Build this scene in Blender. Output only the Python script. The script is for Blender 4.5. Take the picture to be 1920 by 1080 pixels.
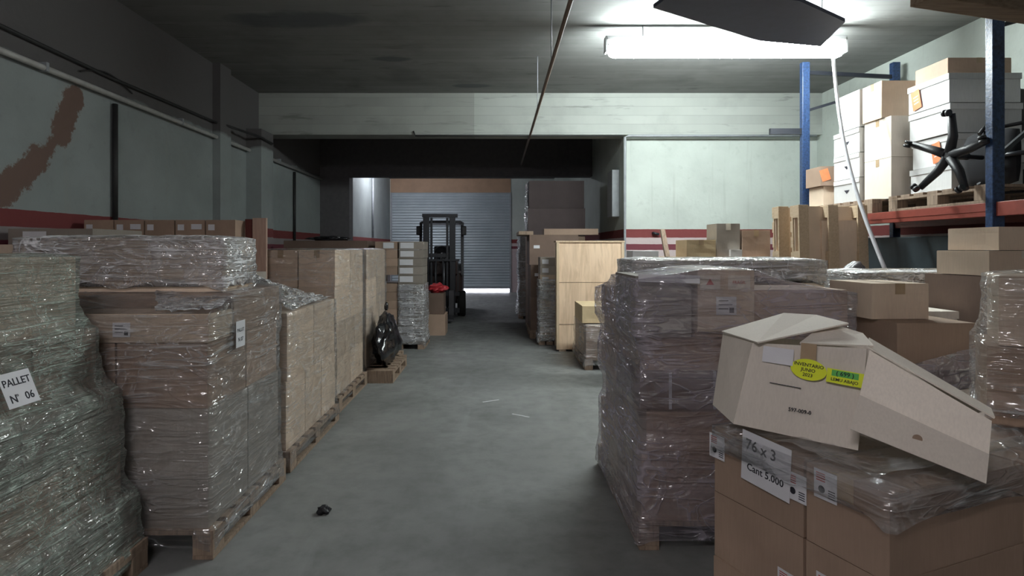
import bpy, bmesh, math, random
from mathutils import Vector, Matrix, noise

C = bpy.context.scene.collection
for o in list(bpy.data.objects): bpy.data.objects.remove(o)
random.seed(7)
PI = math.pi
SC = bpy.context.scene

# ------------------------------------------------------------------ camera, world, exposure
cam = bpy.data.cameras.new('camera'); cam_o = bpy.data.objects.new('camera', cam); C.objects.link(cam_o)
cam_o.location = (0, 0, 1.5); cam_o.rotation_euler = (PI/2, 0, 0)
cam.sensor_width = 36; cam.lens = 36*1100/1920
cam.shift_x = 30/1920; cam.shift_y = -75/1920; cam.clip_start = .05
SC.camera = cam_o
w = bpy.data.worlds.new('world'); SC.world = w; w.use_nodes = True
w.node_tree.nodes['Background'].inputs[0].default_value = (.86, .88, 1, 1)
w.node_tree.nodes['Background'].inputs[1].default_value = 9.0
vs = SC.view_settings
vs.view_transform = 'Standard'; vs.look = 'None'; vs.gamma = 1; vs.use_curve_mapping = False
vs.exposure = 0.15
MAIN_LAMP = 100.0; REAR_LAMP = 42.0; BACK_LAMP = 62.0

# ------------------------------------------------------------------ material helpers
class NT:
    def __init__(s, name):
        s.m = bpy.data.materials.new(name); s.m.use_nodes = True
        s.t = s.m.node_tree; s.n = s.t.nodes; s.l = s.t.links
        s.out = s.n['Material Output']; s.p = s.n['Principled BSDF']
    def new(s, typ, **kw):
        n = s.n.new(typ)
        for k, v in kw.items(): setattr(n, k, v)
        return n
    def lk(s, a, b): s.l.new(a, b)
    def val(s, sock, v):
        if hasattr(v, 'links'): s.lk(v, sock)
        else: sock.default_value = v
    def math(s, op, a, b=0.0, c=None, clamp=False):
        n = s.new('ShaderNodeMath', operation=op); n.use_clamp = clamp
        s.val(n.inputs[0], a); s.val(n.inputs[1], b)
        if c is not None: s.val(n.inputs[2], c)
        return n.outputs[0]
    def coord(s, kind='Object'):
        return s.new('ShaderNodeTexCoord').outputs[kind]
    def geo(s): return s.new('ShaderNodeNewGeometry').outputs['Position']
    def mapping(s, vec, scale=(1,1,1), rot=(0,0,0), loc=(0,0,0)):
        n = s.new('ShaderNodeMapping'); s.lk(vec, n.inputs[0])
        n.inputs['Scale'].default_value = scale; n.inputs['Rotation'].default_value = rot; n.inputs['Location'].default_value = loc
        return n.outputs[0]
    def noise(s, vec, scale=5, detail=4, rough=.55, dist=0):
        n = s.new('ShaderNodeTexNoise'); s.lk(vec, n.inputs['Vector'])
        n.inputs['Scale'].default_value = scale; n.inputs['Detail'].default_value = detail
        n.inputs['Roughness'].default_value = rough; n.inputs['Distortion'].default_value = dist
        return n.outputs[0]
    def ramp(s, fac, stops):
        n = s.new('ShaderNodeValToRGB'); s.lk(fac, n.inputs[0])
        e = n.color_ramp.elements
        while len(e) > 1: e.remove(e[0])
        e[0].position = stops[0][0]; e[0].color = (*stops[0][1], 1)
        for p, c in stops[1:]:
            q = e.new(p); q.color = (*c, 1)
        return n.outputs[0]
    def map(s, fac, a, b, c=0, d=1):
        n = s.new('ShaderNodeMapRange'); s.val(n.inputs[0], fac)
        for i, v in enumerate((a, b, c, d)): n.inputs[i+1].default_value = v
        return n.outputs[0]
    def mix(s, fac, a, b, mode='MIX'):
        n = s.new('ShaderNodeMix', data_type='RGBA', blend_type=mode)
        s.val(n.inputs[0], fac)
        for i, v in ((6, a), (7, b)):
            if hasattr(v, 'links'): s.lk(v, n.inputs[i])
            else: n.inputs[i].default_value = (*v, 1)
        return n.outputs[2]
    def bump(s, h, strength=.3, dist=.01):
        n = s.new('ShaderNodeBump'); s.lk(h, n.inputs['Height'])
        n.inputs['Strength'].default_value = strength; n.inputs['Distance'].default_value = dist
        return n.outputs[0]
    def xyz(s, vec):
        n = s.new('ShaderNodeSeparateXYZ'); s.lk(vec, n.inputs[0]); return n.outputs

def simple(name, col, rough=.6, metal=0, nscale=12, var=.12, spec=.5, bump=0):
    t = NT(name); v = t.coord()
    n = t.noise(v, nscale, 4)
    lo = tuple(c*(1-var) for c in col); hi = tuple(min(1, c*(1+var)) for c in col)
    t.lk(t.ramp(n, [(.3, lo), (.7, hi)]), t.p.inputs['Base Color'])
    t.p.inputs['Roughness'].default_value = rough; t.p.inputs['Metallic'].default_value = metal
    t.p.inputs['Specular IOR Level'].default_value = spec
    if bump: t.lk(t.bump(n, bump), t.p.inputs['Normal'])
    return t.m

def kraft(name, col, var=.10):
    t = NT(name); v = t.coord()
    rnd = t.new('ShaderNodeObjectInfo').outputs['Random']
    n1 = t.noise(v, 3.0, 5); n2 = t.noise(t.mapping(v, (60, 60, 4)), 3, 2)
    c = t.ramp(n1, [(.3, tuple(x*(1-var) for x in col)), (.7, tuple(min(1, x*(1+var)) for x in col))])
    c = t.mix(t.map(n2, .35, .7, 0, .18), c, tuple(x*.6 for x in col))
    hsv = t.new('ShaderNodeHueSaturation'); t.lk(c, hsv.inputs['Color'])
    t.lk(t.map(rnd, 0, 1, .8, 1.15), hsv.inputs['Value'])
    t.lk(hsv.outputs[0], t.p.inputs['Base Color'])
    t.p.inputs['Roughness'].default_value = .75; t.p.inputs['Specular IOR Level'].default_value = .25
    t.lk(t.bump(n1, .25, .02), t.p.inputs['Normal'])
    return t.m

def wood(name, col, dark, stretch=(30, 30, 2)):
    t = NT(name); v = t.coord()
    rnd = t.new('ShaderNodeObjectInfo').outputs['Random']
    cb = t.new('ShaderNodeCombineXYZ'); t.lk(t.math('MULTIPLY', rnd, 20), cb.inputs[0])
    va = t.new('ShaderNodeVectorMath', operation='ADD'); t.lk(v, va.inputs[0]); t.lk(cb.outputs[0], va.inputs[1])
    n = t.noise(t.mapping(va.outputs[0], stretch), 1.6, 5, .6, .6)
    t.lk(t.ramp(n, [(.25, dark), (.6, col)]), t.p.inputs['Base Color'])
    t.p.inputs['Roughness'].default_value = .75; t.p.inputs['Specular IOR Level'].default_value = .2
    t.lk(t.bump(n, .3, .005), t.p.inputs['Normal'])
    return t.m

def film_mat(name, milky=.10, tint=(.78, .8, .82), streak=.45, gloss=.12, rot=0.0, fine=1.0, bs=1.0):
    t = NT(name); v = t.coord()
    a = t.noise(t.mapping(v, (1.5, 1.5, 34*fine), (0, .05, 0)), 1.0, 2, .5, .6)
    b = t.noise(t.mapping(v, (2.5, 2.5, 16*fine), (.3+rot, .25, 0)), 1.0, 2, .5, 1.2)
    c = t.noise(v, 5*fine, 3, .5, 1.5)
    def ridge(x, lo): return t.map(t.math('ABSOLUTE', t.math('MULTIPLY_ADD', x, 2.0, -1.0)), 0, lo, 1, 0)
    ra, rb, rc_ = ridge(a, .07), ridge(b, .05), ridge(c, .05)
    lines = t.math('MAXIMUM', ra, t.math('MAXIMUM', t.math('MULTIPLY', rb, .8), t.math('MULTIPLY', rc_, .7)))
    h = t.math('ADD', t.math('MULTIPLY', a, .8), t.math('ADD', t.math('MULTIPLY', b, .9), t.math('ADD', t.math('MULTIPLY', c, 1.3), t.math('MULTIPLY', lines, .12))))
    bm = t.bump(h, bs, .05)
    tr = t.new('ShaderNodeBsdfTransparent'); tr.inputs[0].default_value = (.95, .95, .96, 1)
    gl = t.new('ShaderNodeBsdfGlossy'); gl.inputs['Color'].default_value = (1, 1, 1, 1); gl.inputs['Roughness'].default_value = .13
    t.lk(bm, gl.inputs['Normal'])
    df = t.new('ShaderNodeBsdfDiffuse'); df.inputs[0].default_value = (*tint, 1); t.lk(bm, df.inputs['Normal'])
    lw = t.new('ShaderNodeLayerWeight'); lw.inputs[0].default_value = .22; t.lk(bm, lw.inputs['Normal'])
    m1 = t.new('ShaderNodeMixShader'); t.lk(t.math('MULTIPLY_ADD', lw.outputs['Fresnel'], .35, gloss*.5, clamp=True), m1.inputs[0])
    t.lk(tr.outputs[0], m1.inputs[1]); t.lk(gl.outputs[0], m1.inputs[2])
    m2 = t.new('ShaderNodeMixShader')
    patch = t.map(t.noise(v, 2.4, 3), .40, .60, .15, 1)
    st = t.math('MULTIPLY', t.math('MULTIPLY', lines, streak), patch)
    haze = t.math('MULTIPLY', t.map(c, .35, .7, .4, 1.6), milky)
    t.lk(t.math('ADD', st, haze, clamp=True), m2.inputs[0])
    t.lk(m1.outputs[0], m2.inputs[1]); t.lk(df.outputs[0], m2.inputs[2])
    t.lk(m2.outputs[0], t.out.inputs['Surface'])
    return t.m

def emit(name, col, s):
    t = NT(name); t.p.inputs['Base Color'].default_value = (.8, .8, .8, 1)
    t.p.inputs['Emission Color'].default_value = (*col, 1); t.p.inputs['Emission Strength'].default_value = s
    return t.m

M = {}
M['kraft'] = kraft('kraft_cardboard', (.42, .30, .225))
M['kraft_light'] = kraft('light_kraft_cardboard', (.68, .545, .42))
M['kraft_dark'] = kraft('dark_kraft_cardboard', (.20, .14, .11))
M['kraft_blackish'] = kraft('blackish_cardboard', (.075, .058, .058))  # darkest kraft tone, for the huge far cartons
M['kraft_yellow'] = kraft('yellowish_cardboard', (.60, .47, .29))
M['kraft_grey'] = kraft('greyish_cardboard', (.34, .30, .26))
M['carton_white'] = kraft('white_carton', (.68, .68, .68), .05)
M['carton_cream'] = kraft('cream_cardboard', (.80, .73, .64), .05)
M['carton_dark_in'] = simple('inner_cardboard', (.30, .21, .15), .9)
M['tape'] = simple('brown_tape', (.40, .29, .18), .3)
M['tape_clear'] = simple('pale_tape', (.60, .55, .46), .25)
M['paper'] = simple('white_paper', (.72, .72, .75), .7, var=.04)
M['ink'] = simple('black_ink', (.02, .02, .03), .8)
M['ink_red'] = simple('red_ink', (.45, .05, .04), .8)
M['orange_paper'] = simple('orange_paper', (.85, .25, .10), .6)
M['yellow_sticker'] = simple('yellow_sticker', (.80, .88, .03), .5, var=.03)
M['green_sticker'] = simple('green_sticker', (.12, .50, .10), .5, var=.03)
M['strap'] = simple('plastic_strap', (.55, .55, .58), .3)
M['wood'] = wood('pallet_wood', (.36, .27, .20), (.18, .13, .10))
M['wood_light'] = wood('pale_wood', (.60, .47, .33), (.48, .36, .24))
M['wood_pink'] = wood('pinkish_board', (.50, .35, .28), (.36, .24, .2))
M['wood_red'] = wood('dark_red_board', (.12, .035, .03), (.07, .02, .02))
M['plywood'] = wood('plywood', (.74, .56, .40), (.52, .37, .25), (9, 9, 1.2))
M['film'] = film_mat('clear_stretch_film', .08, streak=.34, fine=.55, bs=.9, gloss=.22)
M['film_thin'] = film_mat('thin_stretch_film', .03, streak=.30, fine=.5, bs=.9, gloss=.16)
M['film_green'] = film_mat('milky_green_stretch_film', .22, (.58, .68, .60), .6, gloss=.45, fine=1.4)
M['film_heavy'] = film_mat('heavy_stretch_film', .20, (.82, .82, .84), 1.0, gloss=.7)
M['film_violet'] = film_mat('violet_stretch_film', .22, (.66, .61, .70), .3, fine=.42, bs=.8, gloss=.26)
M['film_glint'] = film_mat('glint_streaked_stretch_film', .22, (.95, .95, .97), 1.6, gloss=.8, fine=.9)  # milky film, white lamp glints painted in as strong diffuse streaks
M['black_film'] = simple('black_plastic_bag', (.012, .012, .015), .16, nscale=14, spec=.8, bump=.9)
M['blue_steel'] = simple('blue_painted_steel', (.018, .040, .10), .38, nscale=45, var=.6, bump=.2)
M['orange_steel'] = simple('red_orange_painted_steel', (.24, .05, .035), .45, nscale=20)
M['black_steel'] = simple('black_steel', (.012, .014, .02), .45)
M['dark_plastic'] = simple('black_plastic', (.015, .015, .018), .5)
M['rubber'] = simple('tyre_rubber', (.012, .012, .012), .8)
M['dark_fabric'] = simple('dark_fabric', (.007, .007, .010), .9, nscale=40)
M['glass_mirror'] = simple('mirror_glass', (.5, .5, .55), .08, 1)
M['fork_steel'] = simple('fork_steel', (.12, .12, .13), .4, .8)
M['truck_red'] = simple('forklift_body_paint', (.035, .015, .012), .45)
M['pipe'] = simple('painted_pipe', (.42, .42, .40), .45)
M['pipe_rust'] = simple('rusty_pipe', (.16, .11, .08), .6)
M['cable'] = simple('dark_cable', (.02, .02, .02), .6)
M['cord'] = simple('white_cord', (.75, .76, .80), .4)
M['panel_dark'] = simple('dark_blue_panel', (.022, .024, .052), .6)
M['housing'] = simple('lamp_housing', (.55, .56, .56), .4)
M['tube'] = emit('fluorescent_tube', (.90, .98, .97), MAIN_LAMP)
M['tube_rear'] = emit('fluorescent_tube_rear', (1.0, .94, .97), REAR_LAMP)
M['tube_back'] = emit('fluorescent_tube_back', (.90, .91, 1.0), BACK_LAMP)
M['red_cloth'] = simple('red_plastic', (.45, .03, .04), .5)
M['dark_teal'] = simple('dark_teal_plastic', (.022, .035, .042), .55)
M['grey_metal'] = simple('grey_metal', (.30, .32, .34), .5)
M['timber_brown'] = wood('brown_timber', (.22, .16, .11), (.12, .08, .05), (2, 30, 30))

# ------------------------------------------------------------------ setting materials
def wall_mat(name, axis, base=(.52, .57, .53), peel=None):
    t = NT(name); v = t.geo(); x = t.xyz(v); z = x[2]
    n = t.noise(v, 1.1, 6, .6); n2 = t.noise(v, 9, 4)
    c = t.ramp(n, [(.3, tuple(b*.80 for b in base)), (.65, base)])
    c = t.mix(t.map(n2, .6, .8, 0, .35), c, tuple(b*.6 for b in base))
    # drips running down
    d = t.noise(t.mapping(v, (9, 9, .5)), 1, 4); c = t.mix(t.map(d, .60, .75, 0, .35), c, (.30, .31, .28))
    if peel:
        dist = None
        u = x[1]
        for (u0, z0, u1, z1, r) in peel:
            L2 = (u1-u0)**2+(z1-z0)**2
            du = t.math('SUBTRACT', u, u0); dz = t.math('SUBTRACT', z, z0)
            k = t.math('DIVIDE', t.math('ADD', t.math('MULTIPLY', du, u1-u0), t.math('MULTIPLY', dz, z1-z0)), L2, clamp=True)
            ex = t.math('SUBTRACT', du, t.math('MULTIPLY', k, u1-u0)); ez = t.math('SUBTRACT', dz, t.math('MULTIPLY', k, z1-z0))
            q = t.math('SUBTRACT', t.math('SQRT', t.math('ADD', t.math('MULTIPLY', ex, ex), t.math('MULTIPLY', ez, ez))), r)
            dist = q if dist is None else t.math('MINIMUM', dist, q)
        nn = t.noise(v, 9, 5, .7)
        q = t.math('ADD', dist, t.math('MULTIPLY', t.math('SUBTRACT', nn, .5), .22))
        c = t.mix(t.map(q, .0, .02, 1, 0), c, (.17, .115, .095))
    wob = t.math('ADD', z, t.math('MULTIPLY', t.math('SUBTRACT', n2, .5), .012))
    def band(a, b):
        return t.math('MULTIPLY', t.math('GREATER_THAN', wob, a), t.math('LESS_THAN', wob, b))
    low = t.math('LESS_THAN', wob, 1.79)
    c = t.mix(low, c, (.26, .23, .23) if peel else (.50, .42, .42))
    c = t.mix(band(1.66, 1.79), c, (.19, .05, .05))
    c = t.mix(band(1.47, 1.56), c, (.17, .05, .065))
    if peel: c = t.mix(t.math('MULTIPLY', t.math('LESS_THAN', x[1], 12.1), t.map(t.math('ADD', z, t.math('MULTIPLY', n, .25)), 3.05, 3.09)), c, (.11, .105, .105))
    t.lk(c, t.p.inputs['Base Color']); t.p.inputs['Roughness'].default_value = .8
    t.p.inputs['Specular IOR Level'].default_value = .2
    t.lk(t.bump(t.noise(v, 14, 5), .2, .02), t.p.inputs['Normal'])
    return t.m

def board_concrete(name, base=(.50, .52, .49), stain=False):
    t = NT(name); v = t.geo(); x = t.xyz(v)
    u = x[1] if stain else x[2]
    s = t.math('DIVIDE', u, .135)
    line = t.math('LESS_THAN', t.math('FRACT', s), .05)
    cell = t.math('FLOOR', s)
    cb = t.new('ShaderNodeCombineXYZ'); t.lk(t.math('MULTIPLY', x[0], .5), cb.inputs[0]); t.lk(t.math('MULTIPLY', cell, 3.7), cb.inputs[1]); t.lk(t.math('MULTIPLY', cell, 1.3), cb.inputs[2])
    n = t.noise(cb.outputs[0], 1.3, 5, .6)
    c = t.ramp(n, [(.25, tuple(b*.78 for b in base)), (.6, base)])
    c = t.mix(t.map(t.noise(v, 1.3, 6), .5, .7, 0, .5), c, tuple(b*.5 for b in base))
    c = t.mix(t.map(t.noise(t.mapping(v, (1.2, 7, 9)), 1.2, 5, .6, .4), .60, .70, 0, .55), c, tuple(b*.4 for b in base))
    c = t.mix(t.math('MULTIPLY', line, t.map(n, .35, .6, .1, .55)), c, tuple(b*.45 for b in base))
    if stain:
        for (cx, cy, rx, ry) in ((-2.05, 6.05, .72, .22), (-.35, 8.5, .3, .12), (-1.3, 7.3, .25, .1)):
            dx = t.math('DIVIDE', t.math('SUBTRACT', x[0], cx), rx); dy = t.math('DIVIDE', t.math('SUBTRACT', x[1], cy), ry)
            q = t.math('ADD', t.math('MULTIPLY', dx, dx), t.math('MULTIPLY', dy, dy))
            q = t.math('ADD', q, t.math('MULTIPLY', t.math('SUBTRACT', t.noise(v, 4, 4), .5), 1.6))
            c = t.mix(t.map(q, .5, 1.2, .75, 0), c, (.10, .11, .12))
    t.lk(c, t.p.inputs['Base Color']); t.p.inputs['Roughness'].default_value = .85
    t.p.inputs['Specular IOR Level'].default_value = .2
    t.lk(t.bump(t.math('SUBTRACT', n, line), .35, .01), t.p.inputs['Normal'])
    return t.m

def floor_mat():
    t = NT('worn_concrete_floor'); v = t.geo()
    n = t.noise(v, .8, 8, .62, .4); n2 = t.noise(v, 6, 6, .65); n3 = t.noise(t.mapping(v, (2.2, .5, 1)), 1.2, 5, .6, .8)
    c = t.ramp(n, [(.3, (.165, .17, .165)), (.5, (.22, .226, .22)), (.7, (.285, .292, .285))])
    c = t.mix(t.map(n2, .45, .75, 0, .45), c, (.13, .135, .13))
    c = t.mix(t.map(n3, .58, .7, 0, .4), c, (.30, .315, .31))
    t.lk(c, t.p.inputs['Base Color'])
    t.lk(t.map(n2, .3, .7, .42, .7), t.p.inputs['Roughness'])
    t.p.inputs['Specular IOR Level'].default_value = .35
    t.lk(t.bump(n2, .15, .01), t.p.inputs['Normal'])
    return t.m

M['floor'] = floor_mat()
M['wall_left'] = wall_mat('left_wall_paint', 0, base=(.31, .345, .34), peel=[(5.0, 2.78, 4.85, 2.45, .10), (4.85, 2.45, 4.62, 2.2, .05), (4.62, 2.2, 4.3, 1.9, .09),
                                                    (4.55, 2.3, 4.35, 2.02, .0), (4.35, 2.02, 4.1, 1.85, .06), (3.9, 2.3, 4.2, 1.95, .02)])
M['wall'] = wall_mat('wall_paint', 0)
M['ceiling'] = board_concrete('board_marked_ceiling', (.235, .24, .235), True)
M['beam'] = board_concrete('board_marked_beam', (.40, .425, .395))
M['beam_shaded'] = board_concrete('shaded_board_marked_beam', (.32, .335, .31))  # darker copy of the beam concrete: lamp falloff painted into the left part
M['dark_beam'] = simple('dark_concrete', (.10, .095, .10), .9)  # one even dark tone over the whole portal
M['lintel'] = simple('brown_lintel', (.36, .235, .15), .7, nscale=3)

def shutter_mat():
    t = NT('roller_shutter'); v = t.geo()
    n = t.noise(v, 1.5, 4)
    t.lk(t.ramp(n, [(.3, (.36, .42, .45)), (.7, (.45, .51, .54))]), t.p.inputs['Base Color'])
    t.p.inputs['Roughness'].default_value = .45; t.p.inputs['Metallic'].default_value = .3
    return t.m
M['shutter'] = shutter_mat()

# ------------------------------------------------------------------ mesh helpers
def obj(name, bm, mat, parent=None, loc=None, smooth=False):
    me = bpy.data.meshes.new(name); bm.to_mesh(me); bm.free()
    for m in (mat if isinstance(mat, (list, tuple)) else [mat]): me.materials.append(m)
    if smooth:
        for p in me.polygons: p.use_smooth = True
    o = bpy.data.objects.new(name, me); C.objects.link(o)
    if parent is not None: o.parent = parent
    if loc is not None: o.location = loc
    return o
def tag(o, label=None, cat=None, group=None, kind=None):
    if label: o['label'] = label
    if cat: o['category'] = cat
    if group: o['group'] = group
    if kind: o['kind'] = kind
    return o
def thing(name, label, cat, loc=(0, 0, 0), rotz=0, group=None):
    o = bpy.data.objects.new(name, None); C.objects.link(o); o.empty_display_size = .1
    o.location = loc; o.rotation_euler = (0, 0, rotz)
    return tag(o, label, cat, group)
def add_box(bm, x0, x1, y0, y1, z0, z1, bevel=0, mi=0, mat=None):
    r = bmesh.ops.create_cube(bm, size=1)
    vs_ = r['verts']
    for v in vs_:
        v.co = Vector(((x0+x1)/2+v.co.x*(x1-x0), (y0+y1)/2+v.co.y*(y1-y0), (z0+z1)/2+v.co.z*(z1-z0)))
    if mat is not None:
        for v in vs_: v.co = mat @ v.co
    fs = set(f for v in vs_ for f in v.link_faces)
    for f in fs: f.material_index = mi
    if bevel:
        es = list(set(e for v in vs_ for e in v.link_edges))
        bmesh.ops.bevel(bm, geom=es, offset=bevel, segments=2, affect='EDGES', profile=.5)
def bx(*a, **k):
    bm = bmesh.new(); add_box(bm, *a, **k); return bm
def add_tube(bm, pts, r, seg=10, caps=True):
    pts = [Vector(p) for p in pts]; rings = []
    rr = r if isinstance(r, (list, tuple)) else [r]*len(pts)
    for i, p in enumerate(pts):
        d = (pts[min(i+1, len(pts)-1)]-pts[max(i-1, 0)]).normalized()
        a = d.orthogonal().normalized() if i == 0 else (pa - d*pa.dot(d)).normalized()
        pa = a; b = d.cross(a)
        rings.append([bm.verts.new(p+(a*math.cos(2*PI*k/seg)+b*math.sin(2*PI*k/seg))*rr[i]) for k in range(seg)])
    for i in range(len(rings)-1):
        for k in range(seg):
            f = bm.faces.new((rings[i][k], rings[i][(k+1) % seg], rings[i+1][(k+1) % seg], rings[i+1][k])); f.smooth = True
    if caps:
        bm.faces.new(rings[0][::-1]); bm.faces.new(rings[-1])
def tube(pts, r, seg=10):
    bm = bmesh.new(); add_tube(bm, pts, r, seg); return bm
def add_bar(bm, p, q, wd, ht, bevel=0, up=Vector((0, 0, 1))):
    p = Vector(p); q = Vector(q); d = (q-p); L = d.length; d.normalize()
    if abs(d.dot(up)) > .98: up = Vector((1, 0, 0))
    s = d.cross(up).normalized(); u = s.cross(d)
    m = Matrix(((s.x, d.x, u.x, p.x), (s.y, d.y, u.y, p.y), (s.z, d.z, u.z, p.z), (0, 0, 0, 1)))
    add_box(bm, -wd/2, wd/2, 0, L, -ht/2, ht/2, bevel=bevel, mat=m)
def add_sheet(bm, pts, thick):
    """a board of real thickness through four (or more) coplanar-ish points"""
    pts = [Vector(p) for p in pts]
    n = (pts[1]-pts[0]).cross(pts[2]-pts[0]).normalized()
    a = [bm.verts.new(p+n*thick/2) for p in pts]; b = [bm.verts.new(p-n*thick/2) for p in pts]
    bm.faces.new(a); bm.faces.new(b[::-1])
    for i in range(len(pts)):
        j = (i+1) % len(pts); bm.faces.new((a[i], b[i], b[j], a[j]))
def sheet(pts, thick):
    bm = bmesh.new(); add_sheet(bm, pts, thick); bmesh.ops.recalc_face_normals(bm, faces=bm.faces); return bm

_tc = {}
def text_mesh(s, size, mat):
    cu = bpy.data.curves.new('t', 'FONT'); cu.body = s; cu.size = size; cu.align_x = 'CENTER'; cu.align_y = 'CENTER'
    cu.extrude = .0004; cu.resolution_u = 2; cu.offset = size*.012
    o = bpy.data.objects.new('t', cu); C.objects.link(o)
    dg = bpy.context.evaluated_depsgraph_get()
    me = bpy.data.meshes.new_from_object(o.evaluated_get(dg)); bpy.data.objects.remove(o); bpy.data.curves.remove(cu)
    me.materials.clear(); me.materials.append(mat)
    return me
def writing(s, size, mat, parent, mtx, name='printed_text', shear=None):
    o = bpy.data.objects.new(name, text_mesh(s, size, mat)); C.objects.link(o); o.parent = parent; o.matrix_local = mtx
    return o
def frame_m(origin, right, up):
    r = Vector(right).normalized(); u = Vector(up); u = (u-r*u.dot(r)).normalized(); n = r.cross(u); o = Vector(origin)
    return Matrix(((r.x, u.x, n.x, o.x), (r.y, u.y, n.y, o.y), (r.z, u.z, n.z, o.z), (0, 0, 0, 1)))

# ------------------------------------------------------------------ SETTING
XL, XR, YN, YF, ZC = -3.6, 4.95, -3.0, 19.9, 3.85
D1 = 9.05; XP = 1.97
def struct(name, bm, m): return tag(obj(name, bm, m), kind='structure')
struct('floor', bx(XL-.2, XR+.2, YN-.2, YF+.02, -.2, 0), M['floor'])
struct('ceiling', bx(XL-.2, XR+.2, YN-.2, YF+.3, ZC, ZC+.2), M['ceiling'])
struct('wall_left', bx(XL-.2, XL, YN-.2, YF+.3, 0, ZC), M['wall_left'])
struct('wall_right', bx(XR, XR+.2, YN-.2, D1, 0, ZC), M['wall'])
struct('wall_near', bx(XL, XR, YN-.2, YN, 0, ZC), M['wall'])
struct('wall_partition', bx(XP, XR+.2, D1, D1+.2, 0, ZC), M['wall'])
struct('wall_inner_right', bx(XP, XP+.2, D1+.2, YF, 0, ZC), M['wall'])
bm = bmesh.new(); add_box(bm, .5, XP, YF, YF+.2, 0, ZC); add_box(bm, XL-.2, XL+.02, YF, YF+.2, 0, ZC)
struct('wall_far', bm, M['wall'])
struct('trim_1', bx(XL, -.33, D1-.15, D1+.2, 3.22, ZC), M['beam_shaded'])
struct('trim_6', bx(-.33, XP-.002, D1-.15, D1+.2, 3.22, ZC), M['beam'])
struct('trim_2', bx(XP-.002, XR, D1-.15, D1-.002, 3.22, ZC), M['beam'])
struct('trim_3', bx(XL+.02, .5, YF-.02, YF+.2, 3.38, ZC), M['lintel'])
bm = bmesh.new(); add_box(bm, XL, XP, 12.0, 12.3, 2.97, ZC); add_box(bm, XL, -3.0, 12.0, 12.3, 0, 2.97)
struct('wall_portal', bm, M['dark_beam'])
struct('trim_4', bx(XL, XL+.22, 8.45, 8.9, 0, 3.22), M['wall_left'])
struct('trim_5', bx(XL, XL+.10, 7.45, 7.75, 0, ZC), M['wall_left'])
# roller shutter: slatted curtain with a gap below it, side guides
bm = bmesh.new()
z = .17; n = 0
prof = []
while z < 3.38:
    prof += [(0, z), (-.012, z+.02), (-.018, z+.045), (-.012, z+.07), (0, z+.09)]; z += .093
for x0, x1 in ((XL+.03, .5),):
    va = [bm.verts.new((x0, YF+.05+a, b)) for a, b in prof]; vb = [bm.verts.new((x1, YF+.05+a, b)) for a, b in prof]
    for i in range(len(prof)-1): bm.faces.new((va[i], vb[i], vb[i+1], va[i+1]))
    vc = [bm.verts.new((x0, YF+.09, b)) for a, b in (prof[0], prof[-1])]; vd = [bm.verts.new((x1, YF+.09, b)) for a, b in (prof[0], prof[-1])]
    bm.faces.new((vc[0], vc[1], vd[1], vd[0])); bm.faces.new((va[0], vc[0], vd[0], vb[0]))
dr = struct('door_1', bm, M['shutter'])
obj('bottom_rail', bx(XL+.03, .5, YF+.02, YF+.08, .12, .17), M['grey_metal'], dr)
obj('guide_rail', bx(.46, .52, YF-.03, YF+.1, 0, 3.38), M['grey_metal'], dr)
obj('guide_rail', bx(XL+.02, XL+.07, YF-.03, YF+.1, 0, 3.38), M['grey_metal'], dr)
# the yard outside, lit by the sky
struct('ground_outside', bx(XL-6, XP+6, YF+.02, YF+12, -.22, -.02), simple('yard_concrete', (.75, .74, .78), .9))

# ------------------------------------------------------------------ LAMPS
def lamp(label, cx, cy, cz, L, mat, rotz=0, wide=.16, open_top=True):
    t = thing('ceiling_lamp', label, 'ceiling lamp', (cx, cy, cz), rotz)
    bm = bmesh.new(); seg = 14; n = 5; rings = []
    xs = [-L/2, -L/2+.02, -L/2+.06, L/2-.06, L/2-.02, L/2]; sc = [.35, .8, 1, 1, .8, .35]
    for x, s in zip(xs, sc):
        rings.append([bm.verts.new((x, math.cos(2*PI*k/seg)*wide/2*s, math.sin(2*PI*k/seg)*wide/2*s)) for k in range(seg)])
    for i in range(len(rings)-1):
        for k in range(seg):
            f = bm.faces.new((rings[i][k], rings[i+1][k], rings[i+1][(k+1) % seg], rings[i][(k+1) % seg])); f.smooth = True
    bm.faces.new(rings[0][::-1]); bm.faces.new(rings[-1])
    bmesh.ops.recalc_face_normals(bm, faces=bm.faces)
    obj('diffuser', bm, mat, t)
    hw = .05 if open_top else .16
    obj('housing', bx(-L/2-.03, L/2+.03, -hw, hw, wide/2+.012, wide/2+.06, bevel=.006), M['housing'], t)
    for s in (-1, 1):
        obj('end_bracket', bx(s*(L/2+.02)-.012, s*(L/2+.02)+.012, -.05, .05, -.03, wide/2+.05, bevel=.004), M['housing'], t)
        obj('hanger_rod', tube([(s*L*.35, 0, wide/2+.055), (s*L*.35, 0, ZC-cz)], .006, 6), M['grey_metal'], t)
    return t
lamp('long bright fluorescent ceiling lamp hanging in front of the white beam', 2.42, 6.2, 3.59, 2.48, M['tube'])
lamp('fluorescent lamp behind the viewer above the aisle', -.9, -.8, 3.35, 1.5, M['tube_rear'], open_top=False)
lamp('fluorescent lamp hidden above the roller shutter bay', -2.65, 16.3, 3.70, 1.4, M['tube_back'])

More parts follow.
